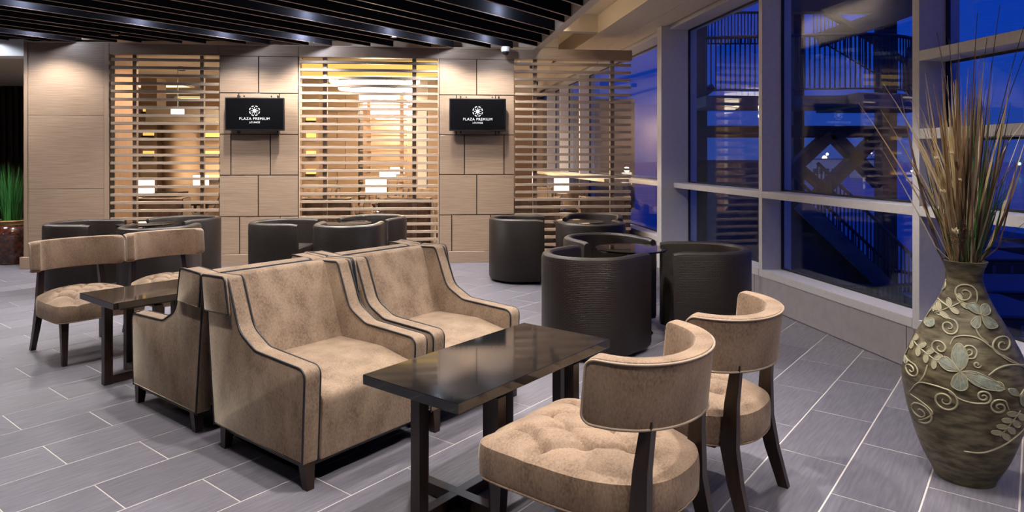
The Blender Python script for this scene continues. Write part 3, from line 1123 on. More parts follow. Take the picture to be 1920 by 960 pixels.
G1 = 'dark leather tub chairs around the right round table'
tub_at(True, 0.555, 4.76, 48, 'dark leather tub chair nearest the viewer, its back filling the view behind the foreground table', G1)
tub_at(False, 1.44, 5.03, 176, 'dark leather tub chair right of the round glass table, nearest the windows', G1)
tub_at(False, 0.78, 5.66, -68, 'dark leather tub chair behind the round glass table of the nearest group, facing the viewer', G1)
G2 = 'dark leather tub chairs around the table by the right screen'
tub_at(False, 0.085, 7.52, -4, 'dark leather tub chair standing alone against the floor in front of the right television pier', G2)
tub_at(False, 0.84, 6.98, 97, 'dark leather tub chair with its back to the viewer, before the right slatted screen', G2)
tub_at(False, 0.95, 7.80, -100, 'dark leather tub chair closest to the right slatted screen', G2)
G3 = 'dark leather tub chairs around the table by the middle screen'
tub_at(False, -2.42, 7.06, -3, 'dark leather tub chair in front of the left television pier, facing right', G3)
tub_at(False, -1.68, 6.84, 92, 'dark leather tub chair with its back to the viewer, before the middle slatted screen', G3)
tub_at(False, -1.55, 7.62, -112, 'dark leather tub chair closest to the middle slatted screen', G3)
G4 = 'dark leather tub chairs around the table by the left screen'
tub_at(False, -4.48, 6.96, 0, 'dark leather tub chair before the plain left pier, leftmost of all', G4)
tub_at(False, -3.52, 6.62, 98, 'dark leather tub chair just behind the tufted chair backs on the left', G4)
tub_at(False, -3.64, 7.50, -118, 'dark leather tub chair closest to the left slatted screen', G4)


def make_round():
    r = empty('round_table'); tag(r, 'round', 'table')
    m_ = MB(); m_.lathe([(0.0, 0.652), (0.277, 0.652), (0.280, 0.657), (0.277, 0.664), (0.0, 0.664)], 48); m_.build('tabletop', 'table_glass', r)
    m_ = MB(); m_.lathe([(0.03, 0.02), (0.03, 0.640), (0.09, 0.645), (0.09, 0.651)], 20); m_.build('pedestal', 'chrome', r)
    m_ = MB(); m_.lathe([(0.0, 0.0), (0.17, 0.0), (0.17, 0.008), (0.03, 0.022), (0.0, 0.022)], 32); m_.build('foot_plate', 'chrome', r)
    return r


rt = make_round()
RG = 'round dark glass tables'
place(rt, True, (0.93, 5.22, 0), 0, 'round dark glass table in the nearest group of tub chairs', RG)
place(rt, False, (0.735, 7.38, 0), 0, 'round dark glass table among the tub chairs by the right screen', RG)
place(rt, False, (-1.80, 7.22, 0), 0, 'round dark glass table among the tub chairs by the middle screen', RG)
place(rt, False, (-3.92, 7.14, 0), 0, 'round dark glass table among the tub chairs by the left screen', RG)


# ================================================================== FLOOR VASE
VX, VY = 1.945, 2.87
vase = empty('floor_vase', (VX, VY, 0))
tag(vase, 'tall bronze green floor vase with raised scrolls, leaves and butterflies, by the window', 'vase')
RP = [(0.0, 0.112), (0.02, 0.118), (0.099, 0.158), (0.213, 0.197), (0.328, 0.224), (0.443, 0.233), (0.557, 0.198), (0.672, 0.141),
      (0.764, 0.094), (0.844, 0.0665), (0.89, 0.070), (0.924, 0.083), (0.928, 0.085)]


def vr(z):
    z = max(0, min(0.928, z))
    for i in range(len(RP) - 1):
        if RP[i][0] <= z <= RP[i + 1][0]:
            p0 = RP[max(0, i - 1)]; p1 = RP[i]; p2 = RP[i + 1]; p3 = RP[min(len(RP) - 1, i + 2)]
            t = (z - p1[0]) / (p2[0] - p1[0]); dz = p2[0] - p1[0]
            m1 = (p2[1] - p0[1]) / (p2[0] - p0[0]) * dz if p2[0] > p0[0] else 0
            m2 = (p3[1] - p1[1]) / (p3[0] - p1[0]) * dz if p3[0] > p1[0] else 0
            return (2 * t ** 3 - 3 * t * t + 1) * p1[1] + (t ** 3 - 2 * t * t + t) * m1 + (-2 * t ** 3 + 3 * t * t) * p2[1] + (t ** 3 - t * t) * m2
    return RP[-1][1]


m_ = MB()
prof = [(0.0, 0.0)] + [(vr(i * 0.928 / 64), i * 0.928 / 64) for i in range(65)] + [(0.079, 0.930), (0.070, 0.915), (0.058, 0.86), (0.058, 0.78), (0.0, 0.77)]
m_.lathe(prof, 96)
vb = m_.build('body', 'vase_clay', vase)
AL0 = math.atan2(-VY, -VX)


def vsurf(zx, zy, off=0.0):
    """point of the vase from a pixel of the crop (0..502, 0..960) used to study it"""
    px = 1690 + zx * 0.4582; py = 480 + zy * 0.4583
    z = EYE - (py - 295) * 2.72 / 1252
    z = max(0.02, min(0.915, z))
    r = vr(z)
    s = (px - 1808) / (r * 450)
    s = max(-0.97, min(0.97, s))
    a = AL0 + math.asin(s) + 0.0
    return Vector(((r + off) * math.cos(a), (r + off) * math.sin(a), z))


def relief(pts, rad=0.0042, name='scroll', mat='vase_relief'):
    mm = MB(); P = [vsurf(x, y, 0.001) for x, y in pts]
    n = len(P)
    rr = [rad * (0.55 + 0.45 * math.sin(math.pi * min(1, max(0, (i + 1) / (n + 1))))) for i in range(n)]
    mm.tube(P, rr, 6)
    return mm.build(name, mat, vb)


def spiral(cx, cy, Rr, a0, turns=1.6, d=1, tail=None):
    pts = []
    n = int(22 * turns)
    for i in range(n + 1):
        t = i / n
        q = Rr * (1 - 0.86 * t)
        a = R(a0) + d * t * turns * 2 * math.pi
        pts.append((cx + q * math.cos(a), cy + q * math.sin(a)))
    if tail:
        pts = [tuple(v) for v in catmull([Vector(t_) for t_ in tail] + [Vector(pts[0])], 6)][:-1] + pts
    relief(pts)


spiral(258, 172, 42, -10, 1.6, -1, [(296, 205), (300, 188)])
spiral(205, 308, 34, -60, 1.5, 1, [(160, 270), (185, 272)])
spiral(383, 358, 38, 90, 1.7, 1, [(455, 450), (425, 425)])
spiral(272, 388, 28, 60, 1.6, -1, [(235, 420), (250, 415)])
spiral(192, 592, 48, -80, 1.8, 1, [(65, 612), (100, 552), (150, 541)])
spiral(318, 550, 28, 100, 1.7, -1, [(205, 553), (250, 575), (290, 580)])
spiral(368, 588, 32, -50, 1.6, 1 * -1, [(400, 600)])
spiral(104, 680, 50, 100, 1.7, -1, [(70, 620), (110, 630), (150, 665)])
spiral(168, 155, 30, -90, 1.1, 1, [(150, 190)])
spiral(70, 512, 30, -60, 1.6, 1, [(50, 480)])
spiral(365, 510, 20, -90, 1.3, 1, [(330, 490)])
spiral(175, 392, 30, 150, 1.3, 1, [(200, 430)])
spiral(298, 432, 14, 0, 1.2, 1)
for pl in ([(210, 372), (225, 343), (262, 331), (305, 338), (350, 370), (400, 415), (462, 445)],
           [(132, 468), (122, 510), (100, 555)], [(335, 468), (368, 440), (410, 430), (458, 442)],
           [(255, 797), (320, 790), (385, 752), (430, 715), (458, 688)], [(292, 292), (305, 325), (335, 352)],
           [(105, 240), (145, 210), (185, 222), (215, 240)]):
    relief([tuple(v) for v in catmull([Vector(q) for q in pl], 6)])


def leafspray(a, b, n, ln, w):
    mm = MB(); A = Vector(a); B = Vector(b); d = (B - A); dn = d.normalized(); nn = Vector((-dn.y, dn.x))
    mm.tube([vsurf(*(A + d * t / 10), 0.001) for t in range(11)], 0.003, 6)
    for i in range(n):
        for s in (-1, 1):
            o = A + d * ((i + 0.5) / n)
            ax = (dn * 0.45 + nn * s).normalized()
            cr_ = Vector((-ax.y, ax.x))
            rim = []
            for k_ in range(12):
                an = 2 * math.pi * k_ / 12
                q = o + ax * (ln * (0.55 + 0.5 * math.cos(an))) + cr_ * (w * math.sin(an))
                rim.append(vsurf(q.x, q.y, 0.0025))
            mm.tube(rim, 0.0022, 5, closed=True)
            c = o + ax * ln * 0.55
            mm.add([vsurf(c.x, c.y, 0.005)] + rim, [[0, k_ + 1, (k_ + 1) % 12 + 1] for k_ in range(12)])
    mm.build('leaf_spray', 'vase_relief', vb)


leafspray((55, 392), (170, 448), 4, 34, 9)
leafspray((155, 268), (262, 196), 3, 34, 9)
leafspray((438, 606), (372, 712), 4, 36, 10)
leafspray((120, 205), (150, 265), 2, 26, 8)


def butterfly(cx, cy, lobes):
    mm = MB(); rb = MB()
    for pts in lobes:
        P = catmull([Vector(q) for q in pts + [pts[0]]], 4)[:-1]
        rim = [vsurf(q.x, q.y, 0.004) for q in P]
        base_ = [vsurf(q.x, q.y, 0.0) for q in P]
        mid = Vector((sum(q.x for q in P) / len(P), sum(q.y for q in P) / len(P)))
        inner = [vsurf(mid.x + (q.x - mid.x) * 0.5, mid.y + (q.y - mid.y) * 0.5, 0.0055) for q in P]
        n = len(P)
        mm.add(base_ + rim + inner + [vsurf(mid.x, mid.y, 0.006)],
               [[i, (i + 1) % n, n + (i + 1) % n, n + i] for i in range(n)] + [[n + i, n + (i + 1) % n, 2 * n + (i + 1) % n, 2 * n + i] for i in range(n)] +
               [[2 * n + i, 2 * n + (i + 1) % n, 3 * n] for i in range(n)])
        rb.tube(rim, 0.0022, 5, closed=True)
        for i in range(0, n, 3):
            q = P[i]
            rb.tube([vsurf(cx + (q.x - cx) * t, cy + (q.y - cy) * t, 0.0055) for t in (0.15, 0.4, 0.7, 0.97)], 0.0012, 4)
    o = mm.build('butterfly', 'vase_wing', vb); o['label'] = 'pale grey green butterfly relief'
    rb.build('wing_rib', 'vase_relief', vb)


butterfly(242, 465, [[(242, 463), (215, 420), (225, 375), (245, 362), (268, 400), (262, 440)], [(238, 463), (200, 470), (172, 445), (190, 420), (215, 430)],
                     [(240, 468), (262, 480), (268, 520), (245, 538), (215, 525), (222, 490)], [(246, 464), (290, 458), (345, 480), (385, 515), (330, 520), (280, 500)]])
butterfly(310, 248, [[(310, 246), (285, 240), (262, 215), (290, 205), (312, 225)], [(312, 246), (312, 215), (330, 208), (342, 235), (330, 250)],
                     [(314, 250), (345, 262), (365, 292), (335, 298), (318, 275)], [(306, 252), (310, 285), (295, 300), (278, 285), (288, 262)]])
butterfly(120, 298, [[(120, 296), (100, 270), (115, 235), (128, 250), (130, 280)], [(116, 300), (85, 305), (82, 280), (95, 262)], [(124, 300), (150, 290), (155, 312), (138, 325), (118, 318)]])
butterfly(432, 545, [[(432, 545), (405, 535), (398, 515), (420, 518)], [(434, 543), (450, 520), (468, 530), (460, 550)], [(434, 548), (455, 560), (450, 590), (435, 575)]])
butterfly(45, 470, [[(45, 470), (38, 440), (52, 450)], [(46, 474), (60, 485), (52, 500), (40, 490)]])

# dried bouquet standing in the vase
bq = empty('dried_bouquet', (VX, VY, 0.78))
tag(bq, 'tall dried grass bouquet with straw blades, twigs and green stems in the floor vase', 'dried flowers')


def blade(x1, z1, y1, bow, w, mat, name, zb=0.0, x0=None, y0=None, seg=9, round_=False):
    """from the neck to a tip offset (x1,y1) at height z1 over the neck"""
    a = rnd.uniform(0, 6.28); q = rnd.uniform(0.0, 0.042)
    x0 = q * math.cos(a) * 0.9 + x1 * 0.04 if x0 is None else x0
    x0 = max(-0.045, min(0.045, x0)); y0 = q * math.sin(a) * 0.9
    P = []
    for i in range(seg + 1):
        t = i / seg
        e_ = t ** (1.0 + bow) if bow >= 0 else t ** (1.0 / (1 - bow))
        lim = 0.15 / z1
        P.append(Vector((x0 + (x1 - x0) * (e_ * 0.85 + 0.15 * t), y0 + (y1 - y0) * (e_ * 0.85 + 0.15 * t), z1 * (t - 0.10 * bow * t ** 4))))
    # stay inside the neck
    for p_ in P:
        if p_.z < 0.165:
            d = math.hypot(p_.x, p_.y)
            if d > 0.052: p_.x *= 0.052 / d; p_.y *= 0.052 / d
    mm = MB()
    if round_:
        mm.tube(P, [w * (1 - 0.55 * i / seg) for i in range(seg + 1)], 5)
    else:
        ang = rnd.uniform(-0.7, 0.7)
        tw = rnd.uniform(-1.0, 1.0)
        vs = []; fs = []
        for i, p_ in enumerate(P):
            t = i / seg
            ww = w * (0.55 + 1.1 * t) if t < 0.55 else w * 1.15 * (1 - ((t - 0.55) / 0.45) ** 1.5)
            ww = max(ww, 0.0006)
            an = ang + tw * t
            s = Vector((math.cos(an), math.sin(an), 0)); nrm = Vector((-math.sin(an), math.cos(an), 0))
            vs += [p_ - s * ww, p_ + nrm * ww * 0.45, p_ + s * ww, p_ + nrm * (ww * 0.2 - 0.0004)]
        for i in range(seg):
            for j in range(4):
                fs.append([i * 4 + j, i * 4 + (j + 1) % 4, (i + 1) * 4 + (j + 1) % 4, (i + 1) * 4 + j])
        mm.add(vs, fs)
    return mm.build(name, mat, bq, smooth=True)


def zt(y): return (EYE + (295 - y) * 2.87 / 1252) - 0.78
def xt(px): return (px - 1805) / 436.0


# the core, dense straw and brown
for i in range(160):
    x = rnd.gauss(-0.01, 0.088); x = max(-0.27, min(0.21, x))
    top = rnd.uniform(150, 330) if rnd.random() < 0.7 else rnd.uniform(110, 200)
    if abs(x) > 0.15: top += 30
    mt = rnd.choice(['straw', 'straw', 'straw_pale', 'straw_brown', 'straw_brown', 'twig'])
    blade(x, zt(top), rnd.gauss(0, 0.07), rnd.uniform(-0.75, 0.3), rnd.uniform(0.0024, 0.0066), mt, 'grass_blade')
for i in range(75):
    x = rnd.gauss(0.045, 0.08); x = max(-0.2, min(0.24, x))
    blade(x, zt(rnd.uniform(210, 400)), rnd.gauss(0, 0.06), rnd.uniform(-0.6, 0.5), rnd.uniform(0.0020, 0.0045), rnd.choice(['green_dark', 'green_dark', 'green_grass']), 'green_stem')
for i in range(22):
    x = rnd.gauss(-0.16, 0.05)
    blade(x, zt(rnd.uniform(190, 300)), rnd.gauss(0, 0.05), rnd.uniform(0.5, 1.1), rnd.uniform(0.0022, 0.0050), rnd.choice(['straw_pale', 'straw']), 'grass_blade')
# singular long ones, as seen
for px, y, w, mt, bow in ((1607, 183, 0.0030, 'straw', 0.25), (1646, 135, 0.0036, 'straw_pale', 0.5), (1637, 195, 0.003, 'straw', 0.35), (1703, 128, 0.004, 'straw_pale', 0.8),
                          (1685, 145, 0.003, 'straw', 0.6), (1644, 280, 0.0028, 'straw_pale', 0.1), (1915, 200, 0.003, 'straw_pale', 0.9), (1896, 225, 0.003, 'straw', 0.8)):
    blade(xt(px), zt(y), rnd.uniform(-0.06, 0.06), bow, w, mt, 'grass_blade')
for px, y in ((1752, 43), (1779, 55), (1797, 58), (1836, 3), (1842, 55), (1875, -12), (1921, 18), (1925, 45)):
    blade(xt(px), zt(y), rnd.uniform(-0.03, 0.03), 0.35, 0.0030, 'twig', 'twig', round_=True, seg=12)
blade(xt(1930), zt(265), 0.05, 1.1, 0.004, 'straw_brown', 'twig', round_=True)
for px, y, w in ((1663, 262, 0.0018), (1682, 305, 0.0018), (1888, 330, 0.002), (1905, 300, 0.0018), (1870, 190, 0.0012), (1893, 210, 0.0012)):
    blade(xt(px), zt(y), rnd.uniform(-0.05, 0.02), 0.9, w, 'green_dark', 'green_stem')
# dried flower heads and curly tendrils low on the left
for px, y, s in ((1744, 361, 0.016), (1766, 435, 0.022), (1732, 300, 0.014), (1760, 290, 0.012), (1775, 338, 0.010)):
    mm = MB()
    for k_ in range(7):
        a = k_ * 2 * math.pi / 7
        c = Vector((math.cos(a) * s * 0.45, math.sin(a) * s * 0.2, s * 0.2 * (k_ % 2)))
        mm.tube([c * 0.1, c + Vector((0, 0, s * 0.3)), c * 1.6 + Vector((0, 0, s * 0.9))], [s * 0.16, s * 0.36, s * 0.05], 6, flat=0.5)
    mm.build('dried_flower', 'straw_pale', bq, loc=(xt(px), -0.075, zt(y)))
    blade(xt(px), zt(y), -0.075, 0.5, 0.0014, 'straw', 'flower_stem', round_=True)
for k_ in range(12):
    mm = MB(); cx, cy = xt(1785) + rnd.uniform(-0.03, 0.03), zt(432) + rnd.uniform(-0.045, 0.03)
    rr = rnd.uniform(0.008, 0.018); ph = rnd.uniform(0, 6)
    mm.tube([(cx + (rr * (1 + 0.15 * i)) * math.cos(ph + i * 0.55), -0.06 + 0.004 * i, cy + rr * math.sin(ph + i * 0.55)) for i in range(10)], 0.0016, 5)
    mm.build('tendril', 'straw_brown', bq)

# ================================================================== POTTED PLANT at far left
pp = empty('potted_plant', (-6.46, 8.62, 0))
tag(pp, 'tall green grass in a glossy dark red glazed pot beside the left pier', 'plant')
m_ = MB(); m_.lathe([(0.0, 0.0), (0.135, 0.0), (0.15, 0.03), (0.20, 0.20), (0.232, 0.34), (0.235, 0.372), (0.228, 0.378), (0.232, 0.40), (0.222, 0.44), (0.19, 0.49), (0.165, 0.505)], 48)
pot = m_.build('pot', 'pot_glaze', pp)
m_ = MB(); m_.lathe([(0.165, 0.504), (0.150, 0.525), (0.155, 0.548), (0.185, 0.556), (0.180, 0.568), (0.140, 0.560), (0.135, 0.52)], 48); m_.build('rim', 'pot_rim', pot)
for z in (0.34, 0.405):
    m_ = MB(); m_.tube([((0.2345 if z < 0.4 else 0.231) * math.cos(a * R(10)), (0.2345 if z < 0.4 else 0.231) * math.sin(a * R(10)), z) for a in range(36)], 0.004, 6, closed=True); m_.build('band', 'pot_glaze', pot)
m_ = MB(); m_.lathe([(0.0, 0.53), (0.134, 0.53), (0.134, 0.52)], 24); m_.build('soil', 'soil', pot)
gm = MB()
for i in range(240):
    a = rnd.uniform(0, 6.28); q = rnd.uniform(0, 0.10); hgt = rnd.uniform(0.35, 0.78)
    sx, sy = q * math.cos(a), q * math.sin(a)
    tx, ty = sx + math.cos(a) * rnd.uniform(0.02, 0.16), sy + math.sin(a) * rnd.uniform(0.02, 0.16)
    w = 0.005; an = rnd.uniform(0, 3.14)
    for k_ in range(4):
        t0, t1 = k_ / 4, (k_ + 1) / 4
        f = lambda t: Vector((sx + (tx - sx) * t ** 2, sy + (ty - sy) * t ** 2, 0.52 + hgt * t))
        s = Vector((math.cos(an), math.sin(an), 0))
        w0, w1 = w * (1 - t0 ** 2), w * (1 - t1 ** 2) + 0.0003
        gm.add([f(t0) - s * w0, f(t0) + s * w0, f(t1) + s * w1, f(t1) - s * w1], [(0, 1, 2, 3)])
tag(gm.build('grass', 'green_grass', pp, smooth=False), kind='stuff')

# ================================================================== CORRIDOR at far left
cor = structure('wall_left')
MB().box(-13, at(45, 8.2).x - 0.02, 8.22, 8.45, 2.62, 2.83).build('bulkhead', 'white_paint', cor)
cp_ = [(-13, 8.45), (-5.82, 8.45), (-5.82, 8.95), (-7.95, 11.9), (-13, 11.9)]
MB().loft([[(x, y, 2.62) for x, y in cp_], [(x, y, 2.70) for x, y in cp_]]).build('corridor_ceiling', 'lounge_ceiling', cor)
MB().box(-13, -7.95, 11.75, 11.85, 0, 2.7).build('corridor_wall', 'dark_wood', cor)
x = -9.4
while x < -6.6:
    MB().bbox(x, x + 0.07, 11.68, 11.76, 0.0, 2.62, 0.004).build('batten', 'dark_wood', cor)
    x += 0.115
dp_ = [(-5.80, 8.95), (-9.65, 14.3), (-9.80, 14.3), (-5.95, 8.95)]
MB().loft([[(x, y, 0) for x, y in dp_], [(x, y, 2.84) for x, y in dp_]]).build('corridor_side', 'laminate', cor)
MB().box(-10.05, -9.9, -3.5, 20, 0, 3.2).build('side_wall', 'room_dark', cor)
fr = structure('wall_front')
MB().box(-10, 5, -3.6, -3.45, 0, 3.2).build('front_wall', 'room_dark', fr)
for i in range(5):
    MB().bbox(-9 + i * 2.4, -6.8 + i * 2.4, -3.45, -3.43, 0.15, 2.6, 0.003).build('panel', 'room_dark', fr)

# ================================================================== LOUNGE BEYOND THE SCREENS
lw = structure('wall_far')
MB().box(-10, 3.2, 17.4, 17.6, 0, 2.9).build('end_wall', 'lounge_wall', lw)
MB().box(-5.7, 0.62, 8.9, 17.5, 2.84, 2.92).build('lounge_ceiling', 'lounge_ceiling', lw)
MB().box(-9.9, -5.7, 8.95, 17.5, 2.84, 2.92).build('lounge_ceiling', 'lounge_ceiling', lw)
MB().box(-5.9, -5.0, 8.3, 17.5, 2.835, 2.915).build('lounge_ceiling', 'lounge_ceiling', lw)
MB().box(0.30, 0.62, 8.92, 9.02, 2.80, 3.2).build('edge_end', 'cream', lw)
# bulkhead behind the middle screen, its yellow cove light put in as emission
MB().box(at(560, 10.2).x, at(830, 10.2).x, 10.2, 10.35, 2.62, 2.84).build('bulkhead_baked_light', 'baked_yellow_light', lw)
# panelled partition and second slat screen deeper in the lounge
pa = at(608, 13.0).x; pb = at(672, 13.0).x
MB().box(pa, pb, 13.02, 13.4, 0, 2.84).build('partition', 'reveal', lw)
for i, (z0, z1) in enumerate(((0.1, 0.62), (0.62, 1.14), (1.14, 1.70), (1.70, 2.26), (2.26, 2.84))):
    xm = pa + (pb - pa) * (0.38 if i % 2 else 0.62)
    for a, b in ((pa, xm), (xm, pb)):
        m_ = MB(); m_.bbox(a + 0.005, b - 0.005, 12.99, 13.02, z0 + 0.005, z1 - 0.005, 0.002); m_.build('panel', 'lounge_wall', lw)
MB().box(at(783, 13.2).x, at(800, 13.2).x, 13.2, 13.6, 0, 2.3).build('pale_column', 'white_paint', lw)
MB().box(at(802, 13.0).x, at(835, 13.0).x, 13.0, 13.3, 0, 2.84).build('partition', 'lounge_wall', lw)
fs = empty('slatted_screen', (0, 13.1, 0)); tag(fs, 'small slatted wood screen deep in the lounge beyond the middle screen', 'screen', 'slat screens deeper in the lounge')
fa, fb = at(674, 13.1).x, at(762, 13.1).x
z = 2.5; first = None
while z > 0.3:
    if first is None:
        m_ = MB(); m_.bbox(fa, fb, 0, 0.05, -0.0125, 0.0125, 0.002); first = m_.build('slat', 'jamb_wood', fs, loc=(0, 0, z))
    else:
        c = first.copy(); COL.objects.link(c); c.location = (0, 0, z)
    z -= 0.10
for f_ in (0.15, 0.85):
    MB().box(fa + (fb - fa) * f_, fa + (fb - fa) * f_ + 0.07, 0.05, 0.10, 0, 2.84).build('post', 'jamb_wood', fs)
# niches glowing yellow
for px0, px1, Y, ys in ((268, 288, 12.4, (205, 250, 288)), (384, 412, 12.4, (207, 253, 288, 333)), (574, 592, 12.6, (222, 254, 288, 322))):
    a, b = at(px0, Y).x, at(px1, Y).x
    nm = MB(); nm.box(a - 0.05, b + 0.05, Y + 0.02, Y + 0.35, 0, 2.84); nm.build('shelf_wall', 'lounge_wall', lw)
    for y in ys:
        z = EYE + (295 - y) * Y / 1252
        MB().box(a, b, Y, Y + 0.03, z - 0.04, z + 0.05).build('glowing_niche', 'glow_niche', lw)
        MB().box(a, b, Y - 0.06, Y + 0.02, z - 0.075, z - 0.045).build('shelf', 'walnut', lw)
# curved brown wall seen through the left screen
m_ = MB(); pts = []
ca, cb = at(289, 12.3).x, at(372, 12.3).x
N_ = 16
rg = []
for z in (0.0, 2.02):
    rg.append([(ca + (cb - ca) * i / N_, 12.6 - 0.38 * math.sin(math.pi * i / N_), z) for i in range(N_ + 1)] + [(cb, 13.0, z), (ca, 13.0, z)])
m_.loft(rg); m_.build('curved_wall', 'lounge_wall', lw)
m_ = MB(); m_.box(ca - 0.1, cb + 0.35, 12.2, 13.2, 2.02, 2.26); m_.build('dropped_bulkhead', 'lounge_ceiling', lw)
MB().box(ca, cb + 0.3, 10.9, 11.3, 0.72, 0.80).build('bar_counter', 'black', lw)
MB().box(at(966, 9.7).x, at(998, 9.7).x, 9.7, 9.8, 0, 2.3).build('brown_panel', 'jamb_wood', lw)
# window counter ledge deeper along the glass
MB().bbox(-0.38, -0.004, 1.7, 8.2, 1.005, 1.055, 0.003).build('window_counter', 'cream', plinth)

# glowing coves in the ceiling beyond the left screen
for (px, y, w, l) in ((300, 160, 1.1, 0.45), (335, 172, 1.1, 0.45), (385, 183, 1.2, 0.5)):
    Y = 1252 * (2.835 - EYE) / (295 - y); X = (px - 960) / 1252 * Y
    c = empty('light_cove', (X, Y, 2.83)); tag(c, '%s of the warm glowing ceiling coves beyond the left screen' % {300: 'leftmost', 335: 'middle', 385: 'rightmost'}[px], 'ceiling light', 'glowing coves beyond the left screen')
    MB().bbox(-w / 2, w / 2, -l / 2, l / 2, -0.01, 0.0, 0.002).build('diffuser', 'glow_cove', c)
    m_ = MB(); m_.box(-w / 2 - 0.03, w / 2 + 0.03, -l / 2 - 0.03, -l / 2, -0.02, 0.0); m_.box(-w / 2 - 0.03, w / 2 + 0.03, l / 2, l / 2 + 0.03, -0.02, 0.0)
    m_.box(-w / 2 - 0.03, -w / 2, -l / 2, l / 2, -0.02, 0.0); m_.box(w / 2, w / 2 + 0.03, -l / 2, l / 2, -0.02, 0.0); m_.build('frame', 'lounge_ceiling', c)
sg = empty('ceiling_sign', at(333, 10.9, 2.11)); tag(sg, 'small white ceiling hung box beyond the left screen', 'sign')
MB().bbox(-0.10, 0.10, -0.02, 0.02, -0.06, 0.06, 0.003).build('box', 'lampshade', sg)
MB().tube([(0, 0, 0.06), (0, 0, 0.72)], 0.008, 6).build('rod', 'chrome', sg)


# chandeliers
def chandelier(px, Y, y, w, label):
    c = empty('chandelier', (at(px, Y).x, Y, EYE + (295 - y) * Y / 1252))
    tag(c, label, 'chandelier', 'crystal chandeliers beyond the middle screen')
    for k_, (f, z0, z1) in enumerate(((1.0, -0.03, 0.11), (0.80, -0.15, -0.05))):
        n = 30
        for i in range(n):
            a0, a1 = 2 * math.pi * (i + 0.06) / n, 2 * math.pi * (i + 0.94) / n
            p0 = Vector((w / 2 * f * math.cos(a0), 0.42 * w * f * math.sin(a0))); p1 = Vector((w / 2 * f * math.cos(a1), 0.42 * w * f * math.sin(a1)))
            d = (p1 - p0).normalized(); nn = Vector((d.y, -d.x)) * 0.008
            P = [p0 + nn, p1 + nn, p1 - nn, p0 - nn]
            mm = MB(); mm.loft([[(q.x, q.y, z0) for q in P], [(q.x, q.y, z1) for q in P]]); mm.build('crystal_panel', 'crystal', c, smooth=False)
        mm = MB()
        for zz in (z0 - 0.004, z1 + 0.004):
            mm.tube([(w / 2 * f * math.cos(a * R(10)), 0.42 * w * f * math.sin(a * R(10)), zz) for a in range(36)], 0.007, 5, closed=True)
        mm.build('ring', 'chrome', c)
    mm = MB()
    for a in (45, 135, 225, 315):
        mm.tube([(w * 0.4 * math.cos(R(a)), w * 0.33 * math.sin(R(a)), 0.1), (w * 0.4 * math.cos(R(a)), w * 0.33 * math.sin(R(a)), 2.84 - c.location.z)], 0.004, 5)
    mm.build('hanger', 'chrome', c)
    l = bpy.data.lights.new('chandelier_light', 'POINT'); l.energy = P_BACK * 0.8; l.color = C_BACK; l.shadow_soft_size = 0.2
    lo = bpy.data.objects.new('glow', l); COL.objects.link(lo); lo.parent = c; lo.location = (0, 0, -0.3)


chandelier(703, 11.3, 152, 1.50, 'nearest and largest glowing crystal ring chandelier beyond the middle screen')
chandelier(712, 13.4, 176, 1.30, 'second glowing crystal ring chandelier beyond the middle screen')
chandelier(722, 15.2, 192, 1.25, 'third glowing crystal ring chandelier beyond the middle screen')
chandelier(738, 16.7, 212, 1.10, 'farthest glowing crystal ring chandelier beyond the middle screen')


# table lamps on side tables
def lamp(first, px, Y, y0, y1, wpx, label):
    zt_, zb_ = EYE + (295 - y0) * Y / 1252, EYE + (295 - y1) * Y / 1252
    w = wpx / 1252 * Y
    p = at(px, Y)
    s = empty('side_table', (p.x, Y, 0)); tag(s, 'dark side table carrying the ' + label.replace('armchair beyond the left screen', 'armchair').replace('white drum lamp just behind', 'white lamp behind'), 'table', 'side tables in the far lounge')
    MB().bbox(-0.24, 0.24, -0.24, 0.24, 0.52, 0.55, 0.002).build('tabletop', 'granite', s)
    for a in (-1, 1):
        for b in (-1, 1):
            MB().box(a * 0.2 - 0.02, a * 0.2 + 0.02, b * 0.2 - 0.02, b * 0.2 + 0.02, 0, 0.52).build('leg', 'walnut', s)
    l = empty('table_lamp', (p.x, Y, 0.55)); tag(l, label, 'lamp', 'white drum lamps in the far lounge')
    MB().lathe([(0.0, 0.0), (0.07, 0.0), (0.07, 0.012), (0.012, 0.02), (0.010, zb_ - 0.55 + 0.05)], 16).build('base', 'chrome', l)
    MB().lathe([(w / 2 - 0.004, zb_ - 0.55), (w / 2, zb_ - 0.55), (w / 2, zt_ - 0.55), (w / 2 - 0.004, zt_ - 0.55)], 24).build('shade', 'lampshade', l)
    d = bpy.data.lights.new('lamp_light', 'POINT'); d.energy = 9; d.color = (1, 0.72, 0.45); d.shadow_soft_size = 0.05
    o = bpy.data.objects.new('bulb', d); COL.objects.link(o); o.parent = l; o.location = (0, 0, zt_ - 0.55 + 0.06)


lamp(1, 271, 9.95, 335, 362, 33, 'white drum lamp left of the armchair beyond the left screen')
lamp(0, 377, 12.0, 329, 350, 27, 'white drum lamp at the right edge beyond the left screen')
lamp(0, 705, 9.95, 336, 364, 39, 'large white drum lamp beyond the middle screen')
lamp(0, 727, 12.0, 320, 333, 30, 'white drum lamp just behind the large one beyond the middle screen')
lamp(0, 993, 13.5, 324, 347, 19, 'small white drum lamp beyond the right screen')
lamp(0, 1053, 10.6, 334, 362, 28, 'white drum lamp in the centre beyond the right screen')
lamp(0, 745, 14.5, 314, 326, 26, 'farthest white drum lamp beyond the middle screen')

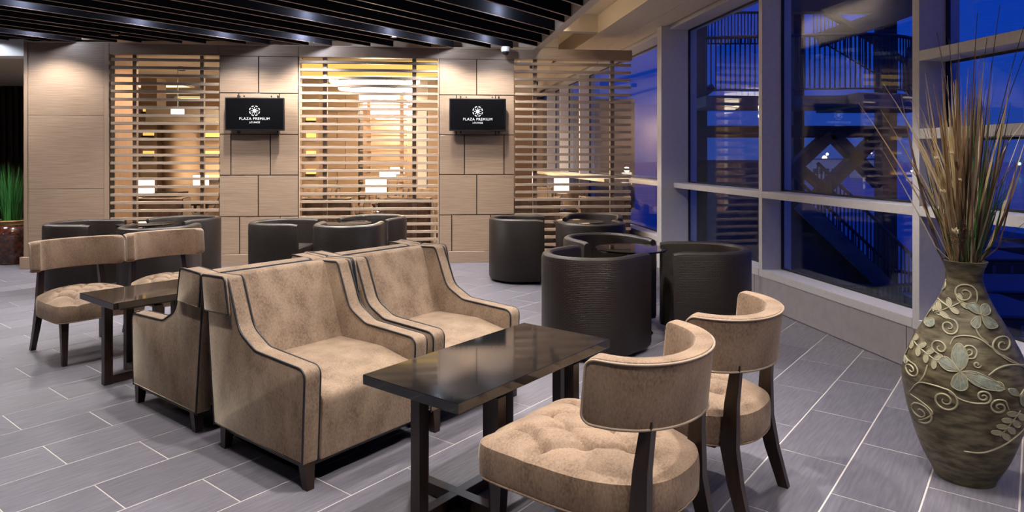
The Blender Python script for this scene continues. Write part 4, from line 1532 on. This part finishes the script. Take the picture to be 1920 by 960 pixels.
BG = 'armchairs in the lounge beyond the screens'
for px, Y, rz, lb in ((325, 9.62, 0, 'armchair with its back to the left screen'), (625, 9.65, 0, 'armchair with its back to the left half of the middle screen'),
                      (768, 9.65, 0, 'armchair with its back to the right half of the middle screen'), (1000, 9.8, 0, 'armchair with its back to the left half of the right screen'),
                      (1128, 9.9, 0, 'armchair with its back to the right half of the right screen'),
                      (400, 10.6, 90, 'armchair seen sideways at the right edge beyond the left screen'),
                      (585, 11.6, 180, 'armchair facing the middle screen, left in the far row'), (655, 12.9, 180, 'armchair facing the middle screen, centre of the far row'),
                      (790, 11.6, 180, 'armchair facing the middle screen, right in the far row'), (1000, 12.2, 180, 'armchair facing the right screen, left of the lamp'),
                      (1070, 12.4, 180, 'armchair facing the right screen, right of the lamp')):
    p = at(px, Y)
    place(ac, False, (p.x, Y, 0), R(rz), lb, BG)

# warm lights of the far lounge: recessed fittings in its ceiling
for i, (px, Y) in enumerate(((250, 9.5), (340, 10.8), (420, 11.5), (600, 11.3), (780, 11.2), (690, 14.0), (1000, 10.5), (1010, 13.0), (880, 9.6), (560, 9.5), (300, 14.5), (480, 14.5))):
    p = at(px, Y)
    if p.x > 0.5: p.x = 0.45
    downlight(p.x, Y, 2.76, 'warm recessed downlight in the far lounge ceiling', P_BACK * (2.0 if px > 900 else 1.0), 140, 0.7, C_BACK, 'downlights in the far lounge ceiling', r=0.05)
p = WO + WU * (wt(205) + 0.45) - Vector((WU.y, -WU.x)) * 0.45  # downlight added here where an uplight would light the return panel
downlight(p.x, p.y, 2.72, 'added warm downlight in place of an uplight on the return panel beyond the left screen', 75, 140, 0.7, (1.0, 0.70, 0.50), r=0.05)
# fill strips added in the window recess for ambient light, and a corridor fitting
for i, s_ in enumerate((-10.0, -6.5, -3.2, -0.3)):
    c = PO + NW * -1.30 + DW * s_
    f = empty('recess_fill', (c.x, c.y, 3.14), WINROT); tag(f, 'added linear fill light hidden in the cream ceiling recess', 'ceiling light', 'added fill lights of the recess')
    MB().bbox(-0.03, 0.03, -0.9, 0.9, 0.0, 0.03, 0.002).build('housing', 'cream_trim', f)
    l = bpy.data.lights.new('fill_strip', 'AREA'); l.shape = 'RECTANGLE'; l.size = 0.05; l.size_y = 1.7; l.energy = 13; l.color = (1, 0.86, 0.66)
    o = bpy.data.objects.new('strip', l); COL.objects.link(o); o.parent = f; o.location = (0.0, 0, -0.004); o.rotation_euler = (0, R(35), 0)
downlight(-6.9, 7.7, 2.87, 'added downlight brightening the white bulkhead at the far left', P_WALL * 0.8, 150, spill=75)  # fitting and strong spill added to brighten the bulkhead
downlight(-7.4, 10.2, 2.58, 'recessed downlight in the far left corridor ceiling', 25, 120)

# ================================================================== OUTSIDE
ap = tag(MB().box(3.5, 900, -400, 900, -5.2, -5.0).build('ground', 'apron'), kind='structure')
tw_ = empty('stair_tower', (0, 0, -5.0)); tag(tw_, 'dark steel stair tower with crossed braces outside the window', 'stair tower')
TY = 15.0


def tz(y, Y=TY): return EYE + (295 - y) * Y / 1252 + 5.0
def tx(px, Y=TY): return (px - 960) / 1252 * Y


def beam(x0, z0, x1, z1, w, Y0=TY, dep=0.3, mat='steel_dark', name='beam', rad=None):
    d = Vector((x1 - x0, 0, z1 - z0)); L_ = d.length; a = math.atan2(z1 - z0, x1 - x0)
    M = Matrix.Translation((x0, Y0, z0)) @ Matrix.Rotation(-a, 4, 'Y')
    mm = MB(); mm.box(0, L_, -dep / 2, dep / 2, -w / 2, w / 2, M=M)
    return mm.build(name, mat, tw_, smooth=False)


for px0, px1 in ((1655, 1682), (1300, 1326), (1488, 1508)):
    Yp = TY + (0.6 if px0 == 1488 else 0)
    MB().box(tx(px0, Yp), tx(px1, Yp), Yp, Yp + 0.35, 0, 14).build('column', 'steel_dark', tw_)
# crossed braces and ring beams
for a, b, c, d, w in ((1440, 358, 1557, 251, 0.24), (1559, 251, 1650, 346, 0.24), (1530, 369, 1646, 254, 0.24), (1500, 316, 1560, 368, 0.16)):
    beam(tx(a), tz(b), tx(c), tz(d), w)
beam(tx(1290), tz(247), tx(1700), tz(247), 0.26, TY + 0.05)
beam(tx(1290), tz(160), tx(1345), tz(200), 0.16, TY + 0.4)
beam(tx(1345), tz(160), tx(1290), tz(200), 0.16, TY + 0.4)
beam(tx(1530), tz(78), tx(1690), tz(22), 0.34, TY - 0.2)
beam(tx(1440), tz(6), tx(1720), tz(8), 0.42, TY)
beam(tx(1525), tz(20), tx(1700), tz(135), 0.10, TY - 0.4, 0.1)
# landing slab
MB().box(tx(1290), tx(1530), TY - 1.4, TY, tz(208), tz(190)).build('landing', 'steel_blue', tw_)
m_ = MB(); N_ = 18
edge = [(tx(1530) + (tx(1700) - tx(1530)) * math.sin(math.pi / 2 * i / N_), TY - 1.8 + 1.8 * (1 - math.cos(math.pi / 2 * i / N_))) for i in range(N_ + 1)]
poly = edge + [(tx(1530), TY)]
m_.loft([[(x, y, tz(212)) for x, y in poly], [(x, y, tz(188)) for x, y in poly]]); m_.build('curved_landing', 'steel_blue', tw_)


def railing(path, h, n, lab):
    rl = MB()
    rl.tube([(x, y, z + h) for x, y, z in path], 0.035, 6)
    rl.tube([(x, y, z + 0.08) for x, y, z in path], 0.02, 5)
    o = rl.build('handrail', 'steel_dark', tw_)
    L = [0]
    for i in range(1, len(path)): L.append(L[-1] + (Vector(path[i]) - Vector(path[i - 1])).length)
    j = 0
    base_me = None
    for k_ in range(n + 1):
        t = L[-1] * k_ / n
        while j < len(L) - 2 and L[j + 1] < t: j += 1
        f = (t - L[j]) / (L[j + 1] - L[j])
        p = Vector(path[j]).lerp(Vector(path[j + 1]), f)
        if base_me is None:
            mm = MB(); mm.box(-0.012, 0.012, -0.012, 0.012, 0.06, h); b0 = mm.build('baluster', 'steel_dark', tw_, loc=p, smooth=False); base_me = b0
        else:
            b0 = base_me.copy(); COL.objects.link(b0); b0.location = p


zl = tz(188)
railing([(tx(1290), TY - 1.4, zl), (tx(1530), TY - 1.4 - 0.4, zl)] + [(x, y, zl) for x, y in edge[1:]], 1.15, 62, 'r')
railing([(tx(1285, 16.5), 16.5, tz(88, 16.5)), (tx(1495, 16.5), 16.5, tz(88, 16.5))], 0.85, 34, 'r')
railing([(tx(1525, 16.5), 16.5, tz(75, 16.5)), (tx(1710, 16.5), 16.5, tz(185, 16.5))], 0.8, 26, 'r')
# flight going down to the right, below
for i in range(15):
    t = i / 14
    x0 = tx(1455) + (tx(1640) - tx(1455)) * t; z0 = tz(385) + (tz(560) - tz(385)) * t
    MB().box(x0 - 0.12, x0 + 0.2, TY - 1.6, TY - 0.1, z0 - 0.04, z0).build('tread', 'steel_dark', tw_, smooth=False)
    MB().box(x0 - 0.12, x0 - 0.10, TY - 1.6, TY - 0.1, z0, z0 + 0.16).build('riser', 'steel_dark', tw_, smooth=False)
mm = MB(); pl_ = [(tx(1420), tz(385)), (tx(1500), tz(430)), (tx(1650), tz(590)), (tx(1650), 0), (tx(1420), 0)]
mm.rprism(pl_, TY - 1.4, TY + 0.2, 0.01, axis='y'); mm.build('stair_enclosure', 'steel_dark', tw_, smooth=False)
beam(tx(1440), tz(372), tx(1660), tz(582), 0.30, TY - 1.65, 0.06, 'steel_blue', 'stringer')
railing([(tx(1470), TY - 1.65, tz(388)), (tx(1660), TY - 1.65, tz(575))], 1.0, 30, 'r')
railing([(tx(1440), TY - 0.1, tz(372)), (tx(1660), TY - 0.1, tz(575))], 1.0, 24, 'r')
# lower curved rail
zb_ = tz(600, 13)
pts = []
for i in range(15):
    a = -math.pi * 0.75 + math.pi * 0.95 * i / 14
    pts.append((tx(1600, 13) + 1.55 * math.cos(a), 13.4 + 1.1 * math.sin(a), zb_ - 0.3))
railing(pts, 1.1, 44, 'r')
MB().box(tx(1290), tx(1445), TY, TY + 0.1, tz(600), tz(300)).build('cladding', 'steel_blue', tw_)

# far apron lights and buildings
def lightball(px, y, Y, r, mat, label, cat='light'):
    z = EYE + (295 - y) * Y / 1252
    p = at(px, Y, z)
    m_ = MB()
    for a in range(5):
        pass
    m_.lathe([(0.0, -r), (r * 0.7, -r * 0.7), (r, 0), (r * 0.7, r * 0.7), (0.0, r)], 10)
    f = empty('apron_light', (p.x, p.y, -5.0)); tag(f, label, 'light mast')
    g = m_.build('lamp', mat, f, loc=(0, 0, z + 5.0))
    MB().tube([(0, 0, 0), (0, 0, z + 5.0)], 0.12, 5).build('mast', 'steel_dark', f)


D = 220.0
for i, (px, y, r, mt, lb) in enumerate(((1546, 296, 0.75, 'light_amber', 'bright amber light mast far outside, left of the crossed braces'),
                                        (1551, 289, 0.4, 'light_white', 'small white light mast far outside just above the bright amber one'),
                                        (1627, 299, 0.4, 'light_amber', 'amber light mast far outside, right of the crossed braces'),
                                        (1475, 289, 0.35, 'light_red', 'small red light far outside at the left edge of the large window'),
                                        (1600, 306, 0.35, 'light_red', 'small red light far outside under the crossed braces'),
                                        (1911, 307, 0.5, 'light_green', 'green light far outside at the right edge of the picture'),
                                        (1634, 287, 0.3, 'light_red', 'tiny red light far outside beside the dark column'),
                                        (1122, 267, 0.6, 'light_amber', 'amber star of light outside, seen through the right slatted screen'),
                                        (1082, 295, 0.5, 'light_green', 'green light outside, seen through the right slatted screen'))):
    lightball(px, y, D, r, mt, lb)
for i, (px0, px1, y0, lb) in enumerate(((1470, 1500, 297, 'pale low terminal building far outside, left of the tower column'), (1522, 1580, 300, 'pale low terminal building far outside between the braces'),
                                        (1625, 1650, 300, 'small pale building far outside beside the dark column'))):
    p = at((px0 + px1) / 2, 200); w = (px1 - px0) / 1252 * 200
    h_ = empty('terminal_building', (p.x, 200, -5.0)); tag(h_, lb, 'building')
    MB().box(-w / 2, w / 2, 0, 10, 0, EYE + (295 - y0) * 200 / 1252 + 5).build('hall', 'hangar', h_)
    MB().box(-w / 2 - 0.4, w / 2 + 0.4, -0.4, 10.4, EYE + (295 - y0) * 200 / 1252 + 5, EYE + (295 - y0) * 200 / 1252 + 5.5).build('roof', 'plate', h_)
    n = 5
    for k_ in range(n):
        MB().box(-w / 2 + w * (k_ + 0.2) / n, -w / 2 + w * (k_ + 0.8) / n, -0.1, 0.0, 1.4, 3.0).build('window', 'steel_blue', h_)


# freight containers below the right window
def crate(px, y, Y, w, h, dep, label, plate=True, rz=0.0):
    z = EYE + (295 - y) * Y / 1252
    p = at(px, Y)
    c = empty('freight_container', (p.x, Y, -5.0), rz); tag(c, label, 'container', 'freight containers outside')
    MB().bbox(-w / 2, w / 2, 0, dep, 0, z + 5.0 - 0.03, 0.02).build('body', 'crate_dark', c)
    MB().bbox(-w / 2 - 0.03, w / 2 + 0.03, -0.03, dep + 0.03, z + 5 - 0.03, z + 5.0, 0.01).build('cover', 'crate_top', c)
    for k_ in range(4):
        MB().box(-w / 2 + w * (k_ + 0.5) / 4 - 0.02, -w / 2 + w * (k_ + 0.5) / 4 + 0.02, -0.015, 0.0, 0.1, z + 4.9).build('rib', 'crate_top', c)
    MB().box(-w / 2, w / 2, -0.02, 0.0, z + 5 - h, z + 5.05 - h).build('rail', 'crate_top', c)
    if plate:
        pl = MB().bbox(-w * 0.30, w * 0.30, -0.02, 0.0, z + 5 - h * 0.62, z + 5 - h * 0.30, 0.003).build('name_plate', 'plate', c)


crate(1893, 590, 6.3, 0.95, 0.7, 1.0, 'dark container with a long pale plate, lowest beside the vase', True, R(-6))
crate(1880, 484, 8.9, 0.9, 0.7, 0.9, 'dark container with a pale plate right of the vase rim', True, R(-4))
crate(1935, 545, 7.7, 0.85, 0.7, 0.8, 'blue covered container between the two plated ones', False, R(-5))
crate(1862, 462, 10.6, 1.3, 0.8, 1.0, 'long blue covered container behind the plated ones', False, R(-4))
crate(1915, 446, 13.0, 1.0, 0.9, 1.4, 'small container at the right edge, farthest back', True, R(-4))
